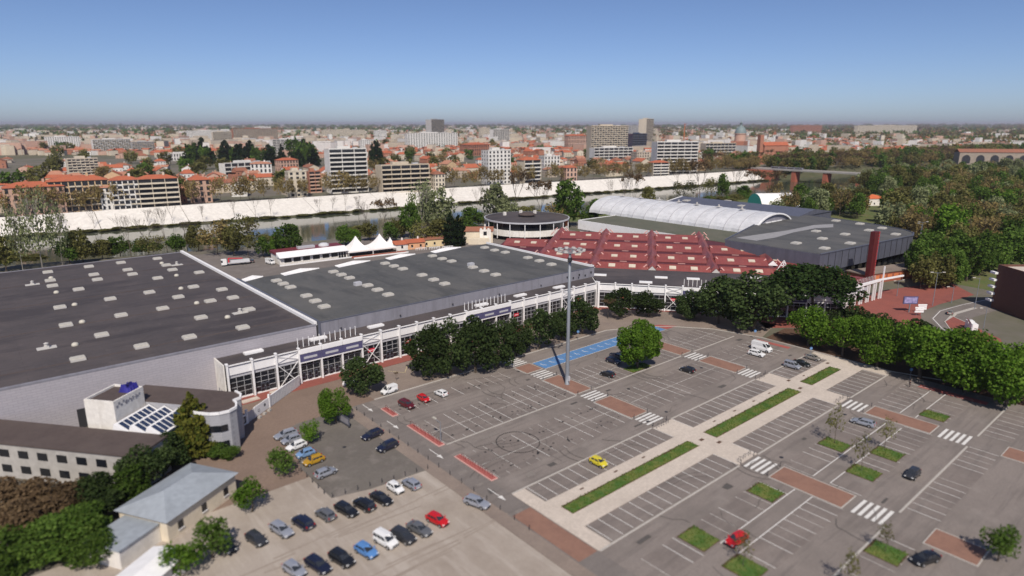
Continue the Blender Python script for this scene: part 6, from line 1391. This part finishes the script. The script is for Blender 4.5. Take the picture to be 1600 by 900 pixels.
def car_mesh(kind):
    c = CARS[kind]; L, Wd, H = c['L'], c['W'] / 2, c['H']; h2 = L / 2; bz, hz, nz = c['belt'], c['hood'], c['nose']; xd, xc, xb, xa = c['cab']; wr = c['wr'] * Wd
    st = [(-h2, .38, bz - .18, .82), (-h2 + .08, .28, bz - .03, .93), (-h2 + .5, .24, bz, .99), (xd + (xa - xd) * .35, .23, bz, 1.0), (xa - .25, .23, bz - .02, 1.0), (xa + .1, .24, (bz + hz) / 2, .99), (h2 - .55, .25, hz - .03, .95), (h2 - .14, .28, nz + .06, .86), (h2, .36, nz - .08, .74)]
    q = MB(); rings = []
    for x, zb, zt, f in st:
        hw = Wd * f; zm = zb + (zt - zb) * .55; hwt = hw * .93
        rings.append([(x, -hw * .94, zb), (x, -hw, zm), (x, -hwt, zt), (x, 0, zt + .04), (x, hwt, zt), (x, hw, zm), (x, hw * .94, zb)])
    for a, b in zip(rings, rings[1:]):
        for i in range(7): j = (i + 1) % 7; q.face([a[j], a[i], b[i], b[j]][::-1])
    q.face(rings[0]); q.face(rings[-1][::-1])
    wb = Wd * .92; zb = bz - .02; ze = H - .07
    base = [(xd, -wb * .95, zb), (xa, -wb * .9, zb - (bz - hz) * .3), (xa, wb * .9, zb - (bz - hz) * .3), (xd, wb * .95, zb)]; top = [(xc, -wr, ze - .02), (xb, -wr, ze), (xb, wr, ze), (xc, wr, ze - .02)]
    mid = [(xc - .0, 0, H - .02), (xb + .03, 0, H)]
    q.face([base[0], base[1], top[1], top[0]]); q.face([base[2], base[3], top[3], top[2]]); q.face([base[1], base[2], top[2], mid[1], top[1]]); q.face([base[3], base[0], top[0], mid[0], top[3]])
    q.face([top[0], top[1], mid[1], mid[0]]); q.face([mid[0], mid[1], top[2], top[3]])
    P = {'body': q.mesh('body', M['white'])}
    def pane(a, b, cc, d, s0, s1, t0, t1, off=.014):
        a, b, cc, d = map(Vector, (a, b, cc, d)); f = lambda s, t: (a.lerp(b, s)).lerp(d.lerp(cc, s), t); n = (b - a).cross(d - a).normalized() * off
        return [f(s0, t0) + n, f(s1, t0) + n, f(s1, t1) + n, f(s0, t1) + n]
    P['windscreen'] = MB().face(pane(base[1], base[2], top[2], top[1], .06, .94, .08, .93, .03)).mesh('windscreen', M['carglass'])
    if not c.get('norear'): P['rear_window'] = MB().face(pane(base[3], base[0], top[0], top[3], .1, .9, .2, .9, .03)).mesh('rear_window', M['carglass'])
    P['side'] = []
    for s0, s1 in c['win']:
        P['side'].append(MB().face(pane(base[0], base[1], top[1], top[0], s0, s1, .1, .86)).mesh('side_window', M['carglass']))
        P['side'].append(MB().face(pane(base[2], base[3], top[3], top[2], 1 - s1, 1 - s0, .1, .86)).mesh('side_window', M['carglass']))
    r = c['wrad']
    def disc(r0, r1, y0, y1, m, n=14):
        k = MB(); 
        for i in range(n):
            a, b = 2 * math.pi * i / n, 2 * math.pi * (i + 1) / n
            k.face([(r1 * math.cos(a), y0, r1 * math.sin(a)), (r1 * math.cos(b), y0, r1 * math.sin(b)), (r1 * math.cos(b), y1, r1 * math.sin(b)), (r1 * math.cos(a), y1, r1 * math.sin(a))])
        for y in (y0, y1): k.face([(r1 * math.cos(2 * math.pi * i / n), y, r1 * math.sin(2 * math.pi * i / n)) for i in range(n)])
        return k.mesh('wheel', m)
    P['wheel'] = disc(0, r, -.1, .1, M['tyre']); P['rim'] = disc(0, r * .62, -.112, .112, M['rim'], 10); P['arch'] = disc(0, r * 1.17, -.06, .06, M['blacktrim'])
    lx = h2 - .12
    P['headlight'] = MB().box(-.1, -.16, -.07, .13, .16, .08).mesh('headlight', M['lamp']); P['tail'] = MB().box(-.07, -.09, -.15, .07, .09, .15).mesh('tail_light', M['taillamp'])
    P['mirror'] = MB().box(-.1, -.1, -.07, .08, .1, .08).mesh('wing_mirror', M['blacktrim']); P['grille'] = MB().box(-.03, -Wd * .55, -.1, .06, Wd * .55, .1).mesh('grille', M['blacktrim']); P['plate'] = MB().box(-.02, -.26, -.06, .02, .26, .06).mesh('number_plate', M['plate'])
    P['sill'] = MB().box(c['wb'][0] + r, -Wd * .985, .2, c['wb'][1] - r, Wd * .985, .33).mesh('sill', M['blacktrim'])
    return P
paints = {}
def paint(name, col, metal=0.0):
    if name not in paints: paints[name] = mat('car_paint_' + name, col, .3, metal=metal, spec=.5, coat=.6)
    return paints[name]
COLORS = dict(white=(.75, .75, .74), silver=(.36, .38, .43), grey=(.16, .165, .175), black=(.012, .013, .016), navy=(.012, .015, .035), red=(.5, .012, .015), maroon=(.10, .008, .012), yellow=(.62, .52, .03), mustard=(.42, .24, .015), blue=(.09, .22, .48), paleblue=(.25, .42, .68), darkgrey=(.05, .052, .058), champagne=(.33, .30, .26))
def car(kind, color, x, y, heading, label, group=None, z=.07, name=None, cat='car'):
    if kind not in CM: CM[kind] = car_mesh(kind)
    P = CM[kind]; c = CARS[kind]; pm = paint(color, COLORS[color], .35 if color in ('silver', 'grey', 'champagne', 'darkgrey', 'paleblue') else .0)
    t = thing(name or 'parked_car', label, cat, (x, y, z), R(heading), group)
    bo = link('body', P['body'], t); repaint(bo, pm)
    link('windscreen', P['windscreen'], t)
    if 'rear_window' in P: link('rear_window', P['rear_window'], t)
    for m in P['side']: link('side_window', m, t)
    Wd = c['W'] / 2
    for wx in c['wb']:
        for s in (-1, 1):
            link('wheel_arch', P['arch'], t, (wx, s * (Wd - .045), c['wrad'] + .03)); w = link('wheel', P['wheel'], t, (wx, s * (Wd - .08), c['wrad'])); link('rim', P['rim'], w)
    for s in (-1, 1):
        link('headlight', P['headlight'], t, (c['L'] / 2 - .16, s * Wd * .66, c['nose'] - .02)); link('tail_light', P['tail'], t, (-c['L'] / 2 + .03, s * Wd * .76, c['belt'] - .12))
        mr = link('wing_mirror', P['mirror'], t, (c['cab'][3] - .18, s * (Wd + .06), c['belt'] + .08)); repaint(mr, pm)
    link('grille', P['grille'], t, (c['L'] / 2 - .02, 0, c['nose'] - .2)); link('number_plate', P['plate'], t, (-c['L'] / 2 - .0, 0, .55)); link('sill', P['sill'], t)
    return t
# west of the access road: staff parking, cars side by side with noses to the left
car('estate', 'silver', 43.2, 121.9, 182, 'silver estate car, farthest of the row in the staff parking')
car('hatchback', 'silver', 43.2, 119.0, 182, 'silver hatchback between the silver estate and the white hatchback')
car('hatchback', 'white', 42.9, 115.8, 188, 'white hatchback in the middle of the staff parking row')
car('citycar', 'paleblue', 43.0, 111.7, 180, 'pale blue city car parked behind the mustard one')
car('hatchback', 'mustard', 43.1, 108.2, 184, 'mustard yellow compact car in the staff parking')
car('hatchback', 'silver', 42.9, 102.6, 4, 'silver hatchback nearest the gravel yard in the staff parking')
car('estate', 'navy', 56.6, 110.4, 188, 'upper of two dark navy cars beside the access road')
car('suv', 'navy', 56.4, 104.0, 188, 'lower of two dark navy cars beside the access road')
car('citycar', 'white', 49.9, 89.9, -85, 'white small car at the top edge of the gravel yard')
car('hatchback', 'silver', 52.7, 89.3, 97, 'silver-blue hatchback beside the white small car on gravel')
for x, y, k, cl_, lb in ((46.4, 88.6, 'saloon', 'black', 'black car left of the white small car on gravel'), (43.3, 88.8, 'suv', 'black', 'second black car from the white one, glossy dark roof'), (40.4, 89.4, 'estate', 'black', 'third black car from the white one on gravel'), (37.2, 90.4, 'hatchback', 'grey', 'grey blurred car in the upper gravel row'), (33.5, 90.6, 'suv', 'navy', 'dark blue blurred car in the upper gravel row'), (30.2, 91.0, 'estate', 'silver', 'pale silver blurred car in the upper gravel row'), (26.4, 91.2, 'hatchback', 'darkgrey', 'dark grey blurred car ending the upper gravel row'), (22.2, 92.6, 'saloon', 'black', 'black car by itself beyond the upper gravel row')):
    car(k, cl_, x, y, 100 if x % 2 > 1 else -78, lb)
for x, y, k, cl_, lb in ((50.2, 77.4, 'hatchback', 'red', 'bright red blurred car at the right end of the lower gravel row'), (46.7, 77.2, 'saloon', 'grey', 'grey car next to the red one on gravel'), (43.8, 77.2, 'suv', 'darkgrey', 'dark grey car second from the red one on gravel'), (41.2, 78.0, 'minivan', 'white', 'white blurred minivan in the lower gravel row'), (37.8, 77.8, 'hatchback', 'blue', 'blue blurred car beside the white minivan'), (34.2, 78.4, 'suv', 'black', 'black blurred car in the lower gravel row'), (31.0, 79.4, 'estate', 'navy', 'dark blue blurred car near the bottom edge'), (28.0, 80.6, 'hatchback', 'silver', 'pale silver blurred car at the left end of the lower row')):
    car(k, cl_, x, y, -78, lb)
car('estate', 'silver', 58.0, 77.2, -72, 'silver-blue car alone at the edge of the gravel by the road')
# main car park
car('panelvan', 'white', 70.6, 127.9, 187, 'white delivery van parked at the kerb beside a dark round tree', z=.1)
car('suv', 'maroon', 69.6, 118.4, -84, 'dark maroon car, left of three parked together')
car('citycar', 'red', 74.3, 118.7, -88, 'bright red small car between maroon and white ones')
car('citycar', 'white', 79.1, 118.7, 97, 'white small car, right of three parked together')
car('citycar', 'yellow', 83.4, 73.0, -88, 'bright yellow small car alone beside the promenade')
car('hatchback', 'black', *spot(949, 588), 95, 'black hatchback parked near the tall light mast')
car('hatchback', 'navy', *spot(958, 567), 275, 'dark car partly behind the round green tree, left')
car('estate', 'grey', *spot(972, 562), 275, 'dark grey car in the shade of the round green tree')
car('hatchback', 'black', *spot(1074, 581), 94, 'small black car alone in the middle bays')
car('bigvan', 'white', *spot(1190, 548), -88, 'tall white cargo van in the far bays', cat='van')
car('suv', 'white', *spot(1182, 556), -88, 'white sport-utility car beside the tall cargo van')
car('minivan', 'silver', *spot(1238, 575), -90, 'silver boxy minivan at the top of the promenade')
car('saloon', 'black', *spot(1252, 571), -90, 'black saloon next to the silver minivan')
car('hatchback', 'champagne', *spot(1270, 562), -90, 'grey-beige hatchback at the corner near the bright trees')
car('estate', 'silver', 138.6, 48.0, 98, 'silver-blue estate car alone in the lower right bays')
car('saloon', 'darkgrey', *spot(1418 + 12, 747), 170, 'dark blurred car in the lower right of the car park') if False else None
car('hatchback', 'darkgrey', 123.6, 33.4, 180, 'dark blurred car on the lower right aisle')
car('saloon', 'black', *spot(1445, 878), 160, 'black blurred car at the bottom right')
car('hatchback', 'red', 82.0, 43.6, 175, 'red blurred car at the bottom of the car park')
car('hatchback', 'champagne', 247.3, 63.8, 12, 'grey-beige car driving round the bend by the red island', z=.06, name='moving_car')
# camper and lorry behind the halls
car('bigvan', 'white', 103.6, 291.5, -80, 'white camper van beside the restaurant end wall', cat='van')
lr = thing('lorry', 'white crane lorry with long flatbed behind the central hall', 'lorry', (91, 299.5, .05), R(168))
MB().box(3.8, -1.2, .6, 6.0, 1.2, 3.0).build('cab', M['white'], lr); MB().box(5.4, -1.22, 1.7, 6.05, 1.22, 2.7).build('windscreen', M['carglass'], lr); MB().box(-6, -1.2, 1.0, 3.6, 1.2, 1.35).build('flatbed', M['greypanel'], lr)
MB().box(-5.8, -1.0, 1.36, 2.2, 1.0, 2.3).build('load', M['membrane'], lr); MB().bar((2.9, 0, 1.3), (2.9, 0, 3.4), .5).bar((2.9, 0, 3.3), (-3, 0, 2.8), .35).build('loader_crane', M['redsign'], lr)
for x in (4.9, -2.6, -4.0):
    for s in (-1, 1): MB().tube((x, s * .85, .5), (x, s * 1.18, .5), .5, .5, 12).build('wheel', M['tyre'], lr)
for i, (x, y, cl_) in enumerate(((72, 303, 'white'), (77, 305, 'red'), (98.5, 300.5, 'darkgrey'))): car('hatchback', cl_, x, y, 80, ('white car parked left of the lorry behind the hall', 'red car parked left of the lorry behind the hall', 'dark car parked between lorry and camper van')[i])

# ================================================================== street furniture
ms = thing('light_mast', 'very tall grey steel mast with a ring of floodlights in the car park', 'light mast', (106.4, 104.2, .12))
MB().lathe([(.62, 0), (.62, .12), (.5, .14), (.5, 3.0), (.42, 12), (.3, 32.6), (.001, 32.7)], 14).build('pole', M['steel'], ms, True)
MB().tube((0, 0, 30.6), (0, 0, 31.6), .55, .55, 10).build('collar', M['darkmetal'], ms)
MB().lathe([(1.1, 33.1), (1.1, 33.3), (1.0, 33.3), (1.0, 33.1), (1.1, 33.1)], 20).lathe([(3.1, 33.1), (3.1, 33.35), (2.9, 33.35), (2.9, 33.1), (3.1, 33.1)], 24).build('ring_frame', M['steel'], ms)
fl_ = MB().box(-.42, -.3, -.08, .42, .3, .14).box(-.34, -.24, -.14, .34, .24, -.08).mesh('floodlight', M['skyframe'])
for i in range(12):
    a = 2 * math.pi * i / 12; MB().bar((0, 0, 32.5), (3.5 * math.cos(a), 3.5 * math.sin(a), 33.3), .12).build('arm', M['steel'], ms)
    o = link('floodlight', fl_, ms, (3.3 * math.cos(a), 3.3 * math.sin(a), 33.4), a + R(90)); 
    if i % 2 == 0: link('floodlight', fl_, ms, (2.0 * math.cos(a + .2), 2.0 * math.sin(a + .2), 33.4), a)
MB().box(-.25, -.75, 1.0, .25, -.5, 2.2).build('control_box', M['greypanel'], ms)
bol = MB().lathe([(.065, 0), (.065, .8), (.08, .82), (.08, .9), (.001, .93)], 8).mesh('bollard', M['darkmetal'])
def bollard(x, y, label, group, z=.06): tag(link('bollard', bol, None, (x, y, z)), label, 'bollard', group)
for i in range(17): bollard(60.1, 124 - i * 3.6, 'short dark post in the line along the access road footway', 'posts along the access road')
for i in range(9): bollard(40.6 + i * 2.2, 95.0 - i * .32, 'short dark post between the staff parking and gravel', 'posts edging the staff parking')
for i in range(7): bollard(40.0, 97 + i * 2.4, 'short dark post along the left edge of the staff parking', 'posts left of the staff parking')
for x0 in (103.6, 144.7):
    for y in (76.3, 55.9, 81.4, 110.2, 98.2, 93.0, 50.6): 
        for k in range(2): bollard(x0 + .4 + k * 4.6, y, 'dark post at a corner of the pedestrian crossings', 'posts at the crossings')
hp = MB(); prev = None
for i in range(9):
    t = math.pi * i / 8; pt = (0, .38 * math.cos(t), .62 + .38 * math.sin(t))
    if prev: hp.tube(prev, pt, .04, .04, 6)
    prev = pt
hp.tube((0, .38, 0), (0, .38, .62), .04, .04, 6).tube((0, -.38, 0), (0, -.38, .62), .04, .04, 6); hoop_m = hp.mesh('hoop', M['darkmetal']); hoopr_m = hoop_m.copy(); hoopr_m.materials[0] = M['redpylon']
for i, (y0, y1) in enumerate(((116.0, 121.2), (98.2, 110.2), (81.5, 93.0))):
    pb = thing('kerbed_planter', ('farthest', 'middle', 'nearest')[i] + ' of three long red planter islands beside the access road', 'planter', (65.3, y0, 0)); Ln = y1 - y0
    MB().box(-.75, 0, 0, .75, Ln, .16).build('kerb', M['pinktrim'], pb); MB().box(-.55, .2, .161, .55, Ln - .2, .24).build('red_bed', M['redpaint'], pb)
    for k in range(int(Ln / 1.5)): link('hoop', hoopr_m, pb, (0, 1 + k * 1.45, .24), R(20) * (k % 2))
for i, (x, y) in enumerate(((104.2, 75.2), (105.8, 75.2), (107.4, 75.2), (145.6, 75.3), (147.2, 75.3), (104.6, 56.6), (106.4, 56.6), (108.2, 56.6), (145.4, 56.6), (147.2, 56.6), (149.0, 56.6))):
    tag(link('barrier_hoop', hoop_m, None, (x, y, .1), R(90)), 'small dark hoop barrier at the mouth of the promenade crossing', 'hoop barrier', 'hoops at the promenade crossings')
def lamp_post(x, y, h, label, arms=2, rz=0.0, group='street lamps by the plaza'):
    t = thing('street_lamp', label, 'street lamp', (x, y, 0), rz, group); MB().tube((0, 0, 0), (0, 0, h), .13, .07, 8).build('post', M['steel'], t)
    for k in range(arms):
        s = 1 if k == 0 else -1; MB().tube((0, 0, h - .3), (s * 1.9, 0, h), .06, .05, 6).build('arm', M['steel'], t); MB().box(s * 2.1 - .5, -.2, h - .08, s * 2.1 + .5, .2, h + .14).build('lamp_head', M['skylight'], t)
lamp_post(254.7, 71.4, 12, 'tall double-armed street lamp on the red plaza', 2, R(-40)); lamp_post(263.5, 68.2, 6, 'short single street lamp at the plaza kerb', 1, R(140)); lamp_post(261.4, 60.6, 11, 'dark street lamp beside the boulevard bend', 1, R(140)); lamp_post(227.6, 49.7, 9, 'street lamp on the red traffic island', 1, R(150)); lamp_post(259, 84.5, 6, 'double-headed lamp near the entrance canopy', 2, R(-20)); lamp_post(330, 101.5, 19, 'very tall lamp pole at the rounded corner of the slate hall', 2, R(-30)); lamp_post(337, 104, 17, 'slim tall pole behind the lamp at the slate hall corner', 1, R(60))
lamp_post(66.0, 99.6, 4.5, 'slim pole lamp at the end of the middle red planter', 1, R(90), 'pole lamps in the car park')
bb = thing('billboard', 'violet framed billboard on a single post at the plaza', 'billboard', (239, 73.6, 0), R(-42)); MB().tube((0, 0, 0), (0, 0, 3.0), .2, .2, 8).build('post', M['steel'], bb)
MB().box(-2.4, -.15, 3.0, 2.4, .15, 5.6).build('frame', M['purple'], bb); MB().box(-2.1, -.19, 3.3, 2.1, -.16, 5.3).build('poster', mat('violet_poster', (.16, .14, .34), .6, .3, 1.2, col2=(.42, .38, .6)), bb)
for i, (x, y) in enumerate(((237.0, 70.0), (241.5, 70.6))):
    sg = thing('direction_sign', ('left', 'right')[i] + ' stack of white direction boards at the plaza kerb', 'sign', (x, y, 0), R(-40), 'direction signs by the plaza'); MB().tube((-.8, 0, 0), (-.8, 0, 3.1), .06).tube((.8, 0, 0), (.8, 0, 3.1), .06).build('posts', M['steel'], sg)
    for k in range(3): MB().box(-1.5 + (k % 2) * .2, -.12, 1.2 + k * .68, 1.5, -.07, 1.75 + k * .68).build('sign_board', M['white'], sg)
def round_sign(x, y, label, rz=R(-40)):
    t = thing('road_sign', label, 'road sign', (x, y, 0), rz); MB().tube((0, 0, 0), (0, 0, 2.9), .05).build('post', M['steel'], t)
    k = MB(); n = 16; k.face([(.38 * math.cos(2 * math.pi * i / n), -.07, 2.55 + .38 * math.sin(2 * math.pi * i / n)) for i in range(n)]); k.face([(.38 * math.cos(-2 * math.pi * i / n), .07, 2.55 + .38 * math.sin(2 * math.pi * i / n)) for i in range(n)]); k.build('disc', M['bluepaint'], t)
    MB().bar((-.2, -.09, 2.4), (.2, -.09, 2.75), .1, .01).build('arrow_mark', M['paint'], t)
x, y = spot(1423, 594); round_sign(x + .6, y + .4, 'round blue road sign behind the walking person'); x, y = spot(1266, 558); round_sign(x, y, 'round blue road sign by the bright trees near the promenade'); x, y = spot(903, 531); round_sign(x, y, 'small road sign under the dark trees beside the mast'); x, y = spot(1179, 530); round_sign(x, y, 'round road sign near the tall white cargo van')
nb_ = thing('notice_board', 'dark slanted notice board on the ground beside a small bushy tree', 'notice board', (54.7, 119.0, 0), R(-86)); MB().box(-2.1, -.06, .5, 2.1, .06, 2.3).build('panel', M['slate'], nb_)
for s in (-1.8, 1.8): MB().box(s - .07, -.08, 0, s + .07, .08, .5).build('leg', M['darkmetal'], nb_)
MB().box(-1.8, -.08, .8, 1.8, -.065, 2.0).build('sheet', M['bandgrey'], nb_)

# ================================================================== person near the blue road sign
def skin_mesh(name, verts, edges, radii, m):
    me = bpy.data.meshes.new(name); me.from_pydata(verts, edges, []); o = bpy.data.objects.new(name, me); COL.objects.link(o)
    md = o.modifiers.new('skin', 'SKIN'); md.use_smooth_shade = True
    for i, v in enumerate(me.skin_vertices[0].data): v.radius = (radii[i], radii[i]); v.use_root = (i == 0)
    sb = o.modifiers.new('sub', 'SUBSURF'); sb.levels = 1; sb.render_levels = 1; me.materials.append(m); return o
px_, py_ = spot(1421, 605)
V = [(0, 0, .95), (0, 0, 1.15), (0, 0, 1.38), (.0, 0, 1.5), (.01, 0, 1.6), (.02, 0, 1.72), (0, .18, 1.4), (.06, .26, 1.15), (.2, .25, .95), (0, -.18, 1.4), (-.05, -.26, 1.15), (.06, -.27, .9), (0, .1, .9), (.12, .11, .5), (-.02, .11, .09), (.14, .12, .05), (0, -.1, .9), (-.08, -.11, .5), (-.28, -.11, .13), (-.14, -.12, .06)]
E_ = [(0, 1), (1, 2), (2, 3), (3, 4), (4, 5), (2, 6), (6, 7), (7, 8), (2, 9), (9, 10), (10, 11), (0, 12), (12, 13), (13, 14), (14, 15), (0, 16), (16, 17), (17, 18), (18, 19)]
RD = [.15, .14, .15, .06, .09, .1, .07, .055, .04, .07, .055, .04, .09, .07, .045, .04, .09, .07, .045, .04]
pe = skin_mesh('person', V, E_, RD, mat('skin', (.45, .27, .19), .6)); pe.location = (px_, py_, .02); pe.rotation_euler = (0, 0, R(150))
tag(pe, 'person in dark jacket and trousers walking across the far car park bays', 'person')
top_i = [0, 1, 2, 6, 7, 9, 10]; mp = {j: i for i, j in enumerate(top_i)}
jk = skin_mesh('jacket', [V[j] for j in top_i], [(mp[a], mp[b]) for a, b in E_ if a in mp and b in mp], [RD[j] + .025 for j in top_i], mat('dark_jacket', (.03, .03, .035), .8)); jk.parent = pe
leg_i = [0, 12, 13, 14, 16, 17, 18]; mp = {j: i for i, j in enumerate(leg_i)}
tj = skin_mesh('trousers', [V[j] for j in leg_i], [(mp[a], mp[b]) for a, b in E_ if a in mp and b in mp], [RD[j] + .02 for j in leg_i], mat('dark_trousers', (.05, .045, .05), .8)); tj.parent = pe
MB().lathe([(.001, 1.87), (.06, 1.86), (.11, 1.79), (.115, 1.7), (.10, 1.66)], 12, 0, .005, 0).build('hair', mat('dark_hair', (.03, .02, .015), .7), pe, True)

# ================================================================== sky-to-ground haze
hz = MB().box(-20000, -20000, -12, 32000, 32000, 96).build('haze', mat('haze_tmp', (1, 1, 1)))
hm = bpy.data.materials.new('haze_air'); hm.use_nodes = True; ht = hm.node_tree
for n in list(ht.nodes): ht.nodes.remove(n)
ho = ht.nodes.new('ShaderNodeOutputMaterial'); hv = ht.nodes.new('ShaderNodeVolumePrincipled')
hv.inputs['Color'].default_value = (.9, .86, .94, 1); hv.inputs['Density'].default_value = 0.000055; hv.inputs['Anisotropy'].default_value = .2
ht.links.new(hv.outputs[0], ho.inputs['Volume']); hz.data.materials[0] = hm
tag(hz, 'thin bluish haze lying over the town and horizon', 'haze', kind='stuff')
